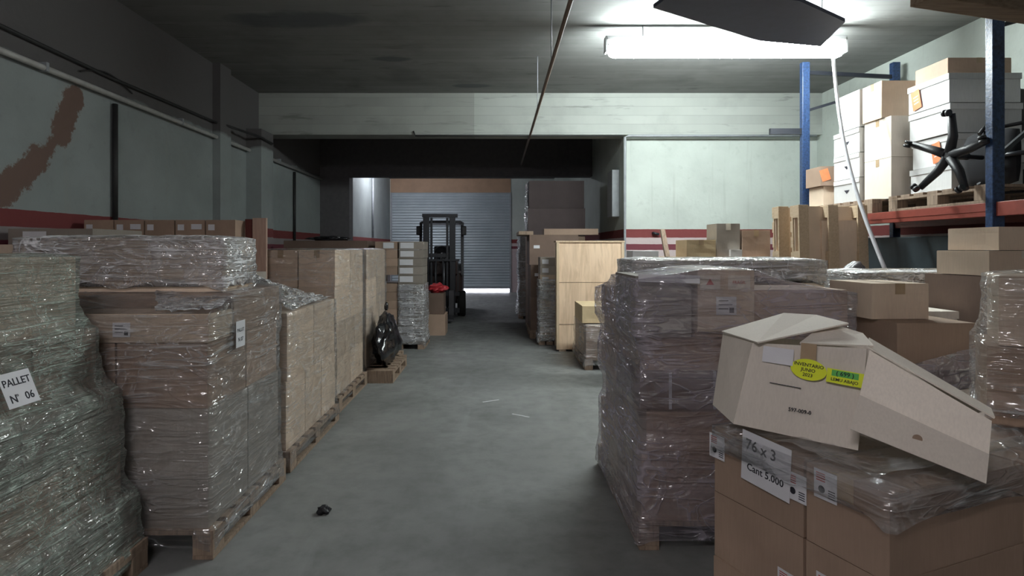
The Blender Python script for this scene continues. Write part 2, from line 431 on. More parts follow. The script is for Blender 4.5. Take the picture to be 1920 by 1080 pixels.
# hanging dark panel beside the lamp
A = [(1.25, 4.66), (2.44, 5.43), (3.10, 5.60), (2.97, 4.99), (2.35, 4.55), (1.35, 4.30)]
t = thing('hanging_panel', 'dark blue grey board hanging askew below the ceiling beside the bright lamp', 'panel', (0, 0, 0))
zf = lambda x: 3.42+.01*(x-1.2)
bm = bmesh.new(); ctr = [(x, y, zf(x)) for x, y in A]
add_sheet(bm, ctr, .03); bmesh.ops.recalc_face_normals(bm, faces=bm.faces)
obj('board', bm, M['panel_dark'], t)
obj('hanging_string', tube([(3.0, 5.42, 3.5), (3.02, 5.43, ZC)], .006, 6), M['cord'], t)
obj('hanging_string', tube([(1.6, 4.7, 3.48), (1.6, 4.7, ZC)], .006, 6), M['cord'], t)
# white cord dropping from the lamp into the goods
pts = []
P0 = Vector((3.50, 6.1, 3.56)); P1 = Vector((3.42, 5.1, 1.22))
for i in range(14):
    f = i/13; p = P0.lerp(P1, f); p.x -= .10*math.sin(PI*f); p.z -= .06*math.sin(PI*f)
    pts.append(p)
tag(obj('power_cord', tube(pts, .017, 8), M['cord']), 'white cord dropping from the bright lamp down behind the cartons', 'cord')

# pipes
def pipe(name, label, pts, r, mat, cat='pipe', clips=()):
    o = tag(obj(name, tube(pts, r, 10), mat), label, cat)
    for c in clips: obj('clip', c, M['grey_metal'], o)
    return o
cl = [tube([(.51, y, 3.2), (.51, y, ZC)], .006, 6) for y in (3.2, 5.4, 7.2)]
pipe('ceiling_pipe', 'thin rusty pipe hung under the ceiling above the aisle', [(.51, -2.9, 3.19), (.51, 5.5, 3.19), (.51, 8.88, 3.19), (.51, 11.9, 3.19)], .017, M['pipe_rust'], clips=cl)
pipe('wall_pipe', 'long pale pipe running high along the left wall', [(XL+.05, -2.9, 2.93), (XL+.05, 11.95, 2.90)], .025, M['pipe'], clips=[bx(XL+.001, XL+.075, y, y+.03, 2.89, 2.96) for y in (2.5, 4.6, 6.6, 9.6)])
pipe('wall_cable', 'dark cable sagging along the left wall above the pale pipe', [(XL+.02, -2.9, 3.12), (XL+.02, 3.5, 3.12), (XL+.02, 5.5, 3.08), (XL+.02, 7.3, 3.10)]+[(XL+.25, 8.4, 3.08), (XL+.25, 8.8, 3.06)], .017, M['cable'], 'cable')
pts = [(XL+.02, 5.05+.08*i, 3.02+.09*math.sin(PI*i/9)) for i in range(10)]
pipe('loose_cable', 'short looped cable between the pale pipe and dark cable', pts, .008, M['cable'], 'cable')
pipe('cable_conduit', 'dark vertical conduit on the left wall nearer the viewer', [(XL+.03, 5.5, 1.62), (XL+.03, 5.5, 2.85)], .024, M['cable'], 'conduit')
pipe('cable_conduit', 'dark vertical conduit on the left wall beyond the pilaster', [(XL+.03, 10.4, 1.55), (XL+.03, 10.4, 2.85)], .024, M['cable'], 'conduit')
pipe('beam_pipe', 'grey pipe along the foot of the white beam, bent down at the opening', [(XR-.1, D1-.17, 3.20), (XP+.04, D1-.17, 3.20), (XP-.015, D1-.17, 3.18), (XP-.02, D1-.17, 1.2), (XP-.02, D1-.17, .01)], .018, M['grey_metal'])
pipe('beam_pipe', 'dark pipe along the beam foot, left of the ceiling pipe', [(-1.25, D1-.17, 3.27), (-1.22, D1-.17, 3.20), (XP-.05, D1-.17, 3.20)], .012, M['cable'])
pipe('wall_conduit', 'grey conduit down the bright back wall at the bay', [(XL+.03, 17.0, 1.8), (XL+.03, 17.0, 3.8)], .03, M['grey_metal'], 'conduit')
tag(obj('wall_cabinet', bx(XP-.12, XP-.004, 9.35, 9.75, 2.0, 2.75, bevel=.01), M['grey_metal']), 'grey metal box fixed high on the inner right wall', 'wall box')
# timber across the top right corner
bm = bmesh.new(); add_bar(bm, (2.6, 3.58, 3.06), (4.93, 4.20, 3.03), .16, .12, .006)
tag(obj('timber_beam', bm, M['timber_brown']), 'brown timber crossing the top right corner under the ceiling', 'beam')

# ------------------------------------------------------------------ CARTONS
def decal(body, face, dims, u, v, w_, h_, mat, name='label', thick=.0008, label=None, rot=0):
    """thin sheet on a face. u,v = centre as fraction of the face; returns (object, matrix)"""
    sx, sy, sz = dims
    if face == 'f': m = frame_m(((u-.5)*sx, -sy/2, v*sz), (1, 0, 0), (0, 0, 1))
    elif face == 'r': m = frame_m((sx/2, (u-.5)*sy, v*sz), (0, 1, 0), (0, 0, 1))
    elif face == 'l': m = frame_m((-sx/2, (.5-u)*sy, v*sz), (0, -1, 0), (0, 0, 1))
    else: m = frame_m(((u-.5)*sx, (v-.5)*sy, sz+.002), (1, 0, 0), (0, 1, 0))
    m = m @ Matrix.Rotation(rot, 4, 'Z')
    o = obj(name, bx(-w_/2, w_/2, -h_/2, h_, 0, thick) if False else bx(-w_/2, w_/2, -h_/2, h_/2, .0004, .0004+thick), mat, body)
    o.matrix_local = m
    if label: o['label'] = label
    return o, m
def carton(label, pos, dims, mat, rotz=0, tape=None, tape_mat='tape', group=None, cat='cardboard box', name='cardboard_box', open_top=False, sag=.006):
    sx, sy, sz = dims; bm = bmesh.new()
    if open_top:
        th = .006
        add_box(bm, -sx/2, sx/2, -sy/2, sy/2, 0, th)
        add_box(bm, -sx/2, sx/2, -sy/2, -sy/2+th, th, sz); add_box(bm, -sx/2, sx/2, sy/2-th, sy/2, th, sz)
        add_box(bm, -sx/2, -sx/2+th, -sy/2+th, sy/2-th, th, sz); add_box(bm, sx/2-th, sx/2, -sy/2+th, sy/2-th, th, sz)
    else:
        add_box(bm, -sx/2, sx/2, -sy/2, sy/2, 0, sz-.003)
        bmesh.ops.subdivide_edges(bm, edges=bm.edges[:], cuts=3, use_grid_fill=True)
        s0 = random.random()*50
        for v in bm.verts:           # tired cardboard: faces belly a few millimetres, edges stay inside the outline
            kx = 1-abs(v.co.x)/(sx/2); ky = 1-abs(v.co.y)/(sy/2); kz = 1-abs(v.co.z*2/sz-1)
            q = noise.noise(v.co*5+Vector((s0, 0, 0)))
            if ky > .1 and kz > .1 and kx < .01: v.co.x -= math.copysign(sag*.9*abs(q), v.co.x)
            elif kx > .1 and kz > .1 and ky < .01: v.co.y -= math.copysign(sag*.9*abs(q), v.co.y)
            elif kx < .01 and ky < .01: v.co.x *= 1-.003*abs(q); v.co.y *= 1-.004*abs(q)
        # the two top flaps meeting at a seam
        g = .002
        if sx >= sy:
            add_box(bm, -sx/2+.002, sx/2-.002, -sy/2+.002, -g, sz-.0035, sz); add_box(bm, -sx/2+.002, sx/2-.002, g, sy/2-.002, sz-.0035, sz)
        else:
            add_box(bm, -sx/2+.002, -g, -sy/2+.002, sy/2-.002, sz-.0035, sz); add_box(bm, g, sx/2-.002, -sy/2+.002, sy/2-.002, sz-.0035, sz)
    o = obj(name, bm, M[mat] if isinstance(mat, str) else mat, None, pos)
    o.rotation_euler = (0, 0, rotz); tag(o, label, cat, group)
    if tape:
        bm = bmesh.new(); tw = .026; dn = min(.07, sz*.3)
        if tape == 'x' or (tape is True and sx >= sy):
            add_box(bm, -sx/2-.001, sx/2+.001, -tw, tw, sz, sz+.001)
            for s in (-1, 1): add_box(bm, s*(sx/2+.0006)-.0006, s*(sx/2+.0006)+.0006, -tw, tw, sz-dn, sz)
        else:
            add_box(bm, -tw, tw, -sy/2-.001, sy/2+.001, sz, sz+.001)
            for s in (-1, 1): add_box(bm, -tw, tw, s*(sy/2+.0006)-.0006, s*(sy/2+.0006)+.0006, sz-dn, sz)
        obj('tape', bm, M[tape_mat], o)
    return o

def pallet(label, pos, lx, ly, rotz=0, h=.14, mat='wood', group=None):
    """lx, ly footprint, centred; deck boards along x, blocks on a 3x3 grid, runners along y"""
    t = thing('wooden_pallet', label, 'pallet', pos, rotz, group)
    bm = bmesh.new(); n = 7; g = ly/(n*1.35)
    for i in range(n):
        y = -ly/2+g*.5+(ly-g)*i/(n-1); add_box(bm, -lx/2, lx/2, y-g/2, y+g/2, h-.022, h, bevel=.002)
    for s in (-1, 0, 1):
        x = s*(lx/2-.05); add_box(bm, x-.05, x+.05, -ly/2, ly/2, h-.042, h-.022)
    obj('deck', bm, M[mat], t)
    for i in (-1, 0, 1):
        for j in (-1, 0, 1):
            x = i*(lx/2-.05); y = j*(ly/2-.06)
            obj('block', bx(x-.05, x+.05, y-.06, y+.06, .02, h-.042, bevel=.003), M[mat], t)
    for j in (-1, 0, 1):
        x = j*(lx/2-.05)
        obj('runner', bx(x-.05, x+.05, -ly/2, ly/2, 0, .02, bevel=.002), M[mat], t)
    return t

class Frame:
    """footprint frame of a load: O its aisle-side near corner, a = distance away from the aisle, b = distance away from the viewer"""
    def __init__(s, O, side, ang=0):
        s.O = Vector(O); s.side = side        # side +1: load right of the aisle, -1: left of it
        s.ey = Vector((-math.sin(ang), math.cos(ang))); s.ex = Vector((math.cos(ang), math.sin(ang)))*side
        s.ang = ang
    def p(s, a, b, z=0):
        q = s.O+s.ex*a+s.ey*b; return (q.x, q.y, z)
    def box(s, label, a0, a1, b0, b1, z0, z1, mat='kraft', jit=0, **k):
        s.ext.append((a0, a1, b0, b1, z0, z1))
        g = .011
        return carton(label, s.p((a0+a1)/2, (b0+b1)/2, z0+.0005), (a1-a0-g, b1-b0-g, z1-z0-.001), mat, s.ang+jit, **k)
    ext = None
    @property
    def aisle(s): return 'l' if s.side > 0 else 'r'

def wrap(fr, label, mat='film', z0=.04, z1=None, seed=0, marg=.012, top=.14, ext=None, ripple=.006, name='stretch_wrap', dz=.022, smooth_k=3, pal=True):
    ext = list(ext or fr.ext)
    if pal and z0 < .1:
        lo = [e for e in ext if e[4] < .2]; ext.append((min(e[0] for e in lo)-.02, max(e[1] for e in lo)+.02, min(e[2] for e in lo)-.01, max(e[3] for e in lo)+.01, 0, .13))
    zt = max(e[5] for e in ext) if z1 is None else z1
    cap = top > 0 and z1 is None
    n = max(4, int((zt-z0)/dz)); zs = [z0+(zt-z0)*i/n for i in range(n+1)]
    rows = []
    for z in zs:
        hit = [e for e in ext if e[4]-.02 <= z <= e[5]+.004]
        if not hit: hit = [min(ext, key=lambda e: min(abs(z-e[4]), abs(z-e[5])))]
        rows.append([min(e[0] for e in hit)-marg, max(e[1] for e in hit)+marg, min(e[2] for e in hit)-marg, max(e[3] for e in hit)+marg])
    # film is taut: never inside the goods, bridges over recesses
    ext_rows = [r[:] for r in rows]
    for it in range(smooth_k*2):
        new = [r[:] for r in ext_rows]
        for i in range(1, len(rows)-1):
            for k in range(4):
                a = (ext_rows[i-1][k]+ext_rows[i+1][k])/2
                new[i][k] = min(rows[i][k], a) if k in (0, 2) else max(rows[i][k], a)
        ext_rows = new
    bm = bmesh.new(); NA = 16; rings = []
    def ring(r, z, k=0, low=False):
        a0, a1, b0, b1 = r; c = .02; pts = []
        for (x0, y0, x1, y1) in ((a0+c, b0, a1-c, b0), (a1, b0+c, a1, b1-c), (a1-c, b1, a0+c, b1), (a0, b1-c, a0, b0+c)):
            for i in range(NA):
                f = i/(NA-1); pts.append((x0+(x1-x0)*f, y0+(y1-y0)*f, abs(f-.5)*2))
        ca, cb = (a0+a1)/2, (b0+b1)/2; out = []
        for (x, y, e) in pts:
            q = noise.noise(Vector((x*2.5+seed, y*2.5, z*30)))*ripple + abs(noise.noise(Vector((x*7, y*7+seed, z*9))))*ripple
            d = Vector((x-ca, y-cb)).normalized()*q*(1 if k == 0 else .3)
            zz = z
            if low: zz = z + .085*abs(math.sin(PI*(e+.0)))*(.8+noise.noise(Vector((x*3, y*3, seed)))*.9)
            if k: zz = z+noise.noise(Vector((x*8, y*8, seed)))*.006
            out.append(bm.verts.new(fr.p(x+d.x, y+d.y, zz)))
        return out
    for i, (r, z) in enumerate(zip(ext_rows, zs)): rings.append(ring(r, z, low=(i == 0)))
    if cap:
        tops = [e for e in ext if e[5] > zt-.03]
        r = ext_rows[-1]
        for j in range(1, 4):
            q = top*j/3; rr = [r[0]+q, r[1]-q, r[2]+q, r[3]-q]
            rings.append(ring(rr, zt+.006+.004*j, 1))
    for i in range(len(rings)-1):
        m = len(rings[i])
        for k in range(m):
            f = bm.faces.new((rings[i][k], rings[i][(k+1) % m], rings[i+1][(k+1) % m], rings[i+1][k])); f.smooth = True
    bmesh.ops.recalc_face_normals(bm, faces=bm.faces)
    return tag(obj(name, bm, M[mat]), label, 'stretch wrap')

def film_sheet(label, P, mat='film', nu=22, nv=14, amp=.02, seed=0, name='loose_film'):
    """crumpled loose sheet over a bilinear patch P = 4 corner points"""
    P = [Vector(p) for p in P]; bm = bmesh.new(); g = []
    nrm = (P[1]-P[0]).cross(P[3]-P[0]).normalized()
    for i in range(nu+1):
        row = []
        for j in range(nv+1):
            u, v = i/nu, j/nv
            p = P[0].lerp(P[1], u).lerp(P[3].lerp(P[2], u), v)
            q = noise.noise(Vector((u*6+seed, v*5, seed)))*amp+noise.noise(Vector((u*17, v*13+seed, 0)))*amp*.45
            e = noise.noise(Vector((u*4+seed, v*4, 9)))*.03
            row.append(bm.verts.new(p+nrm*(abs(q)+.002)+Vector((e, 0, 0))))
        g.append(row)
    for i in range(nu):
        for j in range(nv):
            f = bm.faces.new((g[i][j], g[i+1][j], g[i+1][j+1], g[i][j+1])); f.smooth = True
    return tag(obj(name, bm, M[mat]), label, 'plastic film')

ORD = ['bottom', 'second', 'third', 'fourth', 'fifth', 'sixth', 'seventh', 'eighth', 'ninth', 'tenth', 'eleventh', 'twelfth', 'thirteenth']
def layers(fr, where, z, Ls, plat=None):
    """Ls: list of (height, [a cuts], [b cuts], material, {options}); names each carton by layer and place"""
    out = []; n = len(Ls)
    for i, (h, ac, bc, mat, op) in enumerate(Ls):
        lay = 'top' if (i == n-1 and not op.get('nottop')) else ORD[i]
        row = []
        for ia in range(len(ac)-1):
            for ib in range(len(bc)-1):
                w_ = []
                if len(bc) > 2: w_.append('near' if ib == 0 else ('far' if ib == len(bc)-2 else 'middle'))
                if len(ac) > 2: w_.append('aisle side' if ia == 0 else ('wall side' if ia == len(ac)-2 else 'inner'))
                col = {'kraft': 'brown', 'kraft_light': 'light brown', 'kraft_dark': 'dark brown', 'kraft_yellow': 'yellowish', 'kraft_grey': 'greyish', 'carton_white': 'white', 'carton_cream': 'cream'}[mat]
                lab = f"{col} carton, {lay} layer{' ' if w_ else ''}{' '.join(w_)}, {where}"
                b = fr.box(lab, ac[ia], ac[ia+1], bc[ib], bc[ib+1], z, z+h, mat, tape=op.get('tape'), group=f"cartons of the {where}")
                row.append((b, (ac[ia+1]-ac[ia]-.004, bc[ib+1]-bc[ib]-.004, h-.001)))
        out.append(row); z += h
    return out, z
def frame(O, side, ang=0):
    f = Frame(O, side, ang); f.ext = []; return f
def shipping_label(b, d, face, u, v, w_=.09, h_=.07, txt=True, rot=0):
    o, m = decal(b, face, d, u, v, w_, h_, M['paper'], 'label', label='white paper label')
    if txt:
        bm = bmesh.new()
        for k in range(3):
            add_box(bm, -w_*.38, w_*(.1+.2*(k % 2)), h_*(.28-.22*k)-.002, h_*(.28-.22*k)+.002, .0013, .0016)
        add_box(bm, w_*.15, w_*.38, -h_*.38, -h_*.1, .0013, .0016)
        obj('printing', bm, M['ink'], o)
    return o

# ================================================================== LEFT SIDE
# L1 greenish wrapped load nearest on the left
W1 = 'nearest left load'
f = frame((-1.66, 1.60), -1)
pallet('wooden pallet under the greenish wrapped load nearest on the left', f.p(.46, .575), .96, 1.18)
Ls, z = layers(f, W1, .14, [
    (.21, [.02, .9], [0, .58, 1.16], 'kraft_grey', {}),
    (.25, [.09, .9], [0, .40, .78, 1.15], 'kraft', {}),
    (.25, [.09, .9], [0, .57, 1.14], 'kraft_grey', {}),
    (.28, [.20, .95], [0, .38, .76, 1.14], 'kraft', {}),
    (.33, [.28, .98], [.02, .57, 1.12], 'kraft_light', {})])
wr = wrap(f, 'milky greenish stretch wrap around the nearest left load', 'film_green', seed=3, ripple=.012)
sheet_o = obj('pallet_sheet', bx(-.072, .072, -.066, .066, 0, .001), M['paper'], wr)
sheet_o.matrix_local = frame_m((-1.785, 2.195, .975), (0, 1, .0), (-.4, 0, 1)); sheet_o['label'] = 'white paper with pallet number'
writing('PALLET', .039, M['ink'], sheet_o, Matrix.Translation((0, .027, .0014)))
writing('ro', .018, M['ink'], sheet_o, Matrix.Translation((-.022, -.022, .0014)))
writing('N   06', .042, M['ink'], sheet_o, Matrix.Translation((0, -.035, .0014)))

# L2
W2 = 'second load on the left'
f = frame((-1.39, 2.84), -1)
pallet('wooden pallet under the second load on the left, block showing', f.p(.46, .47), .98, .98)
Ls, z = layers(f, W2, .14, [
    (.24, [0, .92], [0, .46, .92], 'kraft_grey', {}),
    (.34, [0, .92], [0, .46, .92], 'kraft_grey', {}),
    (.32, [.01, .46, .92], [.01, .46, .92], 'kraft', {'nottop': 1})])
b = f.box('open topped brown box at the near end of the second left load', -.0, .94, .0, .27, z, z+.14, 'kraft_light', open_top=True)
shipping_label(b, (.94, .27, .14), 'f', .55, .45, .085, .07)
b2 = f.box('light carton behind the open box, carrying the film covered long box', .0, .92, .28, .94, z, z+.22, 'kraft')
o, m = decal(b2, 'r', (.92, .66, .22), -.02, .10, .11, .14, M['paper'], 'label', label='white paper with pallet number')
o.matrix_local = frame_m((.461, -.36, -.02), (0, 1, 0), (0, 0, 1))
writing('PALLET', .026, M['ink'], o, Matrix.Translation((0, .02, .0014))); writing('N 07', .03, M['ink'], o, Matrix.Translation((0, -.03, .0014)))
wr = wrap(f, 'clear stretch wrap around the second load on the left', 'film', seed=9, ripple=.010, top=.10)
# move the sheet out onto the film
o.matrix_local = frame_m((.478, -.30, .0), (0, 1, 0), (0, 0, 1))
ZT = z+.22
f = frame((-1.455, 3.13), -1)
b = f.box('long carton wound in shiny film on top of the second left load', 0, 1.12, 0, .40, ZT+.003, ZT+.293, 'kraft_light')
o = shipping_label(b, (1.116, .396, .29), 'r', .5, .62, .06, .085)
wrap(f, 'bright crinkled film around the long carton atop second left load', 'film_glint', z0=ZT+.01, seed=21, ripple=.010, top=.12)
film_sheet('loose film draped from the long carton down over the open box', [(-1.43, 3.50, ZT+.03), (-1.37, 2.86, 1.22), (-1.66, 2.86, 1.20), (-1.80, 3.11, ZT+.02)], 'film_heavy', amp=.03, seed=4)

# L3
W3 = 'third load on the left'
f = frame((-1.40, 3.92), -1)
pallet('wooden pallet under the third load on the left', f.p(.39, .6), .84, 1.22)
Ls, z = layers(f, W3, .14, [
    (.46, [0, .40, .78], [0, .40, .80, 1.2], 'kraft_light', {}),
    (.46, [0, .40, .78], [.02, .61, 1.18], 'kraft_light', {})])
wrap(f, 'clear stretch wrap around the third load on the left', 'film_thin', seed=14, ripple=.012, top=.2)
b = carton('small carton under puffed film on the third left load', (-1.93, 4.25, 1.064), (.40, .34, .26), 'kraft_grey')
film_sheet('puffed loose film over the near top of the third left load', [(-2.12, 4.03, 1.42), (-1.72, 4.03, 1.38), (-1.42, 4.10, 1.12), (-2.1, 3.94, 1.07)], 'film_heavy', amp=.07, seed=2, nu=26, nv=20)
film_sheet('loose film sheet sloping over the top of the third left load', [(-1.74, 4.05, 1.36), (-1.74, 4.9, 1.18), (-1.42, 5.08, 1.085), (-1.42, 4.05, 1.085)], 'film_heavy', amp=.06, seed=6)

# upright boards behind L3
tag(obj('upright_board', bx(-2.15, -2.03, 5.18, 5.21, 0, 1.765), M['wood_pink']), 'pinkish board standing upright behind the third left load', 'board')
tag(obj('upright_board', bx(-2.215, -2.155, 5.18, 5.21, 0, 1.755), M['wood_red']), 'narrow dark red board standing beside the pinkish board', 'board')

# L4, L5
for W4, O, sd in (('fourth load on the left', (-1.46, 5.32), 31), ('fifth load on the left', (-1.47, 6.66), 37)):
    f = frame(O, -1)
    ln = 1.14
    pl = pallet('wooden pallet under the '+W4, f.p(.33 if W4[1] == 'o' else .23, .57), .74 if W4[1] == 'o' else .94, 1.16)
    Ls, z = layers(f, W4, .14, [
        (.335, [0, .34, .66], [0, .57, ln], 'kraft_light', {}),
        (.335, [0, .66], [0, .38, .76, ln], 'kraft_light', {}),
        (.335, [0, .34, .66], [0, .57, ln], 'kraft_light', {}),
        (.335, [0, .34, .66], [.01, .57, ln-.01], 'kraft_light', {'tape': True})])
    wrap(f, 'shiny clear stretch wrap around the '+W4, 'film_thin', seed=sd, ripple=.010, top=.12)
# black plastic bag slumped on the pallet edge of the fifth load
def blob(name, label, cat, pos, size, mat, seed=0, amp=.25, sub=4, flat=.1, parent=None):
    bm = bmesh.new(); bmesh.ops.create_icosphere(bm, subdivisions=sub, radius=1)
    for v in bm.verts:
        d = v.co.normalized()
        q = 1+noise.noise(d*2+Vector((seed, 0, 0)))*amp+abs(noise.noise(d*6+Vector((0, seed, 0))))*amp*.5
        v.co = Vector((d.x*size[0]*q, d.y*size[1]*q, max(0, (d.z*q+1)*size[2]/2)))
        if v.co.z < .01: v.co.z = 0
        v.co.x *= 1-.25*v.co.z/size[2]; v.co.y *= 1-.25*v.co.z/size[2]
    o = obj(name, bm, mat, parent, pos, smooth=True)
    if label: tag(o, label, cat)
    return o
bg = blob('plastic_bag', 'glossy black plastic bag slumped against the fifth left load', 'bag', (-1.30, 7.0, .142), (.15, .42, .56), M['black_film'], 5, .35)
bg.location = (-1.30, 6.95, .142)
pallet('low pallet under the glossy black plastic bag', (-1.29, 7.0, 0), .30, 1.0, h=.14)
bg2 = blob('bag_knot', None, None, (0, 0, 0), (.03, .03, .1), M['black_film'], 2, .2, 2, parent=bg); bg2.location = (0, .0, .62)

# L6 flat labelled cartons by the forklift
W6 = 'flat carton tower by the forklift'
f = frame((-1.08, 8.70), -1)
pallet('wooden pallet under the tower of flat labelled cartons', f.p(.35, .35), .74, .74, h=.10)
zz = .10
for i in range(12):
    h = .125
    for k, (a0, a1) in enumerate(((0, .37), (.38, .72))):
        if k == 1 and i == 7: continue
        jx = random.uniform(-.008, .008)
        top = ORD[i] if i < 11 else 'top'
        b = f.box(f"{'labelled' if k == 0 else 'plain dark'} flat carton, {top} from the floor, tower beside the forklift" if i < 11 else
                  f"{'labelled' if k == 0 else 'plain dark'} flat carton topmost in the tower beside the forklift",
                  a0+jx, a1+jx, 0, .62, zz, zz+h-.003, 'kraft_grey' if k == 0 else 'kraft', group='flat cartons in the tower by the forklift')
        if k == 0 or i == 11:
            shipping_label(b, (a1-a0, .616, h), 'f', .34 if k == 0 else .6, .5, .2 if k == 0 else .16, .085, txt=False)
    zz += h
f.ext = [e for e in f.ext if e[5] < 1.0 and e[0] < .2]
wrap(f, 'shiny film around the lower part of the flat carton tower', 'film_heavy', z0=.05, z1=.96, seed=44, ripple=.012, top=0)
t_ = blob('red_bag', 'crumpled red plastic bag beside the forklift mast', 'bag', (-1.02, 10.3, .72), (.17, .14, .16), M['red_cloth'], 8, .5)
carton('brown box under the red plastic bag', (-1.08, 10.3, .36), (.36, .4, .358), 'kraft_dark')
carton('large brown box on the floor below the red bag box', (-1.08, 10.3, 0), (.42, .5, .358), 'kraft')

# rows against the left wall
def back_load(W, x0, x1, y0, y1, specs, pal=True, mat='kraft'):
    """hidden lower boxes plus visible top row; specs list of (z0, z1, nx, mat, label mode)"""
    pass
f = frame((-2.66, 3.3), -1)
pallet('pallet under the brown cartons at the far left edge', f.p(.42, .35), .84, .74)
Ls, z = layers(f, 'load at the far left edge', .14, [(.46, [0, .82], [0, .70], 'kraft', {}), (.46, [0, .82], [0, .70], 'kraft', {}), (.46, [0, .82], [0, .70], 'kraft_light', {})])
f = frame((-2.90, 4.22), -1)
pallet('pallet under the boxes below the peeling wall', f.p(.32, .3), .66, .64)
Ls, z = layers(f, 'load below the peeling wall', .14, [(.50, [0, .62], [0, .6], 'kraft', {}), (.5, [0, .62], [0, .6], 'kraft', {}), (.5, [.0, .62], [0, .6], 'kraft_grey', {})])
b, d = Ls[2][0]
o, m = decal(b, 'f', d, .32, .88, .17, .08, M['paper'], 'label', label='large white label')
f = frame((-2.22, 5.0), -1)
pallet('pallet under the row of labelled cartons by the left wall', f.p(.64, .3), 1.3, .6)
Ls, z = layers(f, 'labelled row by the left wall', .14, [(.66, [0, .65, 1.3], [0, .55], 'kraft', {}), (.65, [0, .65, 1.3], [0, .55], 'kraft', {}), (.29, [0, .26, .52, .78, 1.04, 1.3], [0, .5], 'kraft', {})])
nms = ['first', 'second', 'third', 'fourth', 'fifth']
for k, (b, d) in enumerate(Ls[2]):
    b['label'] = f"small labelled carton by the left wall, {nms[k]} from the red board"
    shipping_label(b, d, 'f', .2, .78, .055, .05, False); 
    if k % 2: shipping_label(b, d, 'f', .72, .8, .09, .045, False)
# low row behind the fourth and fifth loads
f = frame((-2.2, 8.68), -1)
pallet('pallet under the dark cartons by the corner pilaster', f.p(.45, .3), .9, .6)
Ls, z = layers(f, 'dark row by the pilaster', .14, [(.68, [0, .9], [0, .6], 'kraft_dark', {}), (.68, [0, .9], [0, .6], 'kraft_dark', {}), (.11, [-.3, .95], [0, .6], 'kraft_dark', {})])
blob('black_bag', 'black bundle lying on the dark flat carton by the pilaster', 'bag', (-2.55, 8.95, z+.001), (.33, .2, .07), M['black_film'], 11, .3)
carton('tall brown carton standing left of the flat carton tower', (-1.99, 9.7, 0), (.30, .5, 1.55), 'kraft_dark')

# ================================================================== RIGHT SIDE
# R1 wrapped load at the aisle
W = 'wrapped load right of the aisle'
f = frame((.72, 2.92), 1)
pallet('wooden pallet under the wrapped load right of the aisle', f.p(.5, .58), 1.02, 1.18)
G = 'cartons of the wrapped load right of the aisle'
def rb(label, *a, **k): return f.box(label, *a, group=G, **k)
rb('large brown carton, bottom layer near aisle corner, wrapped right load', 0, .50, 0, .57, .14, .48)
rb('large brown carton, bottom layer near wall side, wrapped right load', .51, .99, 0, .57, .14, .48)
rb('large brown carton, bottom layer far aisle corner, wrapped right load', 0, .50, .58, 1.14, .14, .48)
rb('brown carton, second layer near aisle corner, wrapped right load', .03, .52, .02, .57, .48, .70)
rb('brown carton, second layer near wall side, wrapped right load', .53, .97, .02, .57, .48, .70)
rb('brown carton, second layer far aisle corner, wrapped right load', .03, .52, .58, 1.12, .48, .70)
sb = rb('strapped brown carton, third layer near corner, wrapped right load', -.01, .50, -.01, .57, .70, .885, mat='kraft_dark')
for q in (-.10, .12):
    bm = bmesh.new(); add_box(bm, q-.007, q+.007, -.291, -.289, 0, .185); add_box(bm, q-.007, q+.007, -.29, .29, .186, .188); add_box(bm, q-.007, q+.007, .289, .291, 0, .185)
    obj('plastic_strap', bm, M['strap'], sb)
rb('brown carton, third layer near wall side, wrapped right load', .51, .98, 0, .57, .70, .885)
rb('brown carton, third layer far aisle corner, wrapped right load', 0, .50, .58, 1.12, .70, .885)
rb('flat brown carton, fourth layer near aisle corner, wrapped right load', .02, .54, .02, .57, .885, 1.055)
rb('flat brown carton, fourth layer near wall side, wrapped right load', .55, .99, .02, .57, .885, 1.055)
rb('flat brown carton, fourth layer far aisle corner, wrapped right load', .02, .54, .58, 1.12, .885, 1.055)
rb('brown carton on top of the wrapped right load, aisle corner', -.03, .26, .0, .50, 1.055, 1.36, mat='kraft_grey')
pb = rb('printed carton with red marks on top of the wrapped right load', .27, .56, -.03, .5, 1.085, 1.39, mat='kraft_light')
pb.location.z = 1.087
rb('flat brown slab carton beneath the printed carton', .27, .56, .0, .5, 1.055, 1.083)
rb('long low brown carton right of the printed carton', .57, 1.05, .02, .5, 1.055, 1.29, mat='kraft')
rb('brown carton below the long flat carton, wrapped right load', 0, .54, .58, 1.12, 1.055, 1.25)
rb('greyish carton below the long flat carton, wall side', .55, 1.0, .58, 1.12, 1.055, 1.25, mat='kraft_grey')
d = (.286, .526, .304)
o, m = decal(pb, 'f', d, .22, .80, .10, .07, M['carton_cream'], 'printed_patch', label='pale printed patch with red mark')
bm = bmesh.new(); v = [bm.verts.new(p) for p in ((-.02, -.012, .0014), (.02, -.012, .0014), (.0, .018, .0014))]; bm.faces.new(v); obj('red_mark', bm, M['ink_red'], o)
o, m = decal(pb, 'f', d, .72, .80, .11, .07, M['carton_cream'], 'printed_patch', label='pale printed patch with red mark')
writing('FRAGIL', .02, M['ink_red'], o, Matrix.Translation((0, 0, .0014)))
shipping_label(pb, d, 'f', .5, .42, .10, .09)
wrap(f, 'glossy stretch wrap around the load right of the aisle', 'film_violet', seed=52, ripple=.008, top=.16, z0=.03)
o = f.box('long flat cream carton lying across the wrapped right load', .12, 1.26, .6, 1.1, 1.253, 1.425, 'carton_cream', tape=None)
g = frame((.72, 2.92), 1)
g.ext = [(.12, 1.26, .6, 1.1, 1.255, 1.425)]
wrap(g, 'shiny film around the long flat cream carton', 'film_glint', z0=1.27, seed=60, ripple=.01, top=.14)
tag(obj('paper_band', sheet([(.70, 2.885, 1.335), (1.0, 2.878, 1.325), (1.0, 2.878, 1.365), (.70, 2.885, 1.372)], .002), M['paper']), 'white paper band stuck on the film of the right load', 'paper')

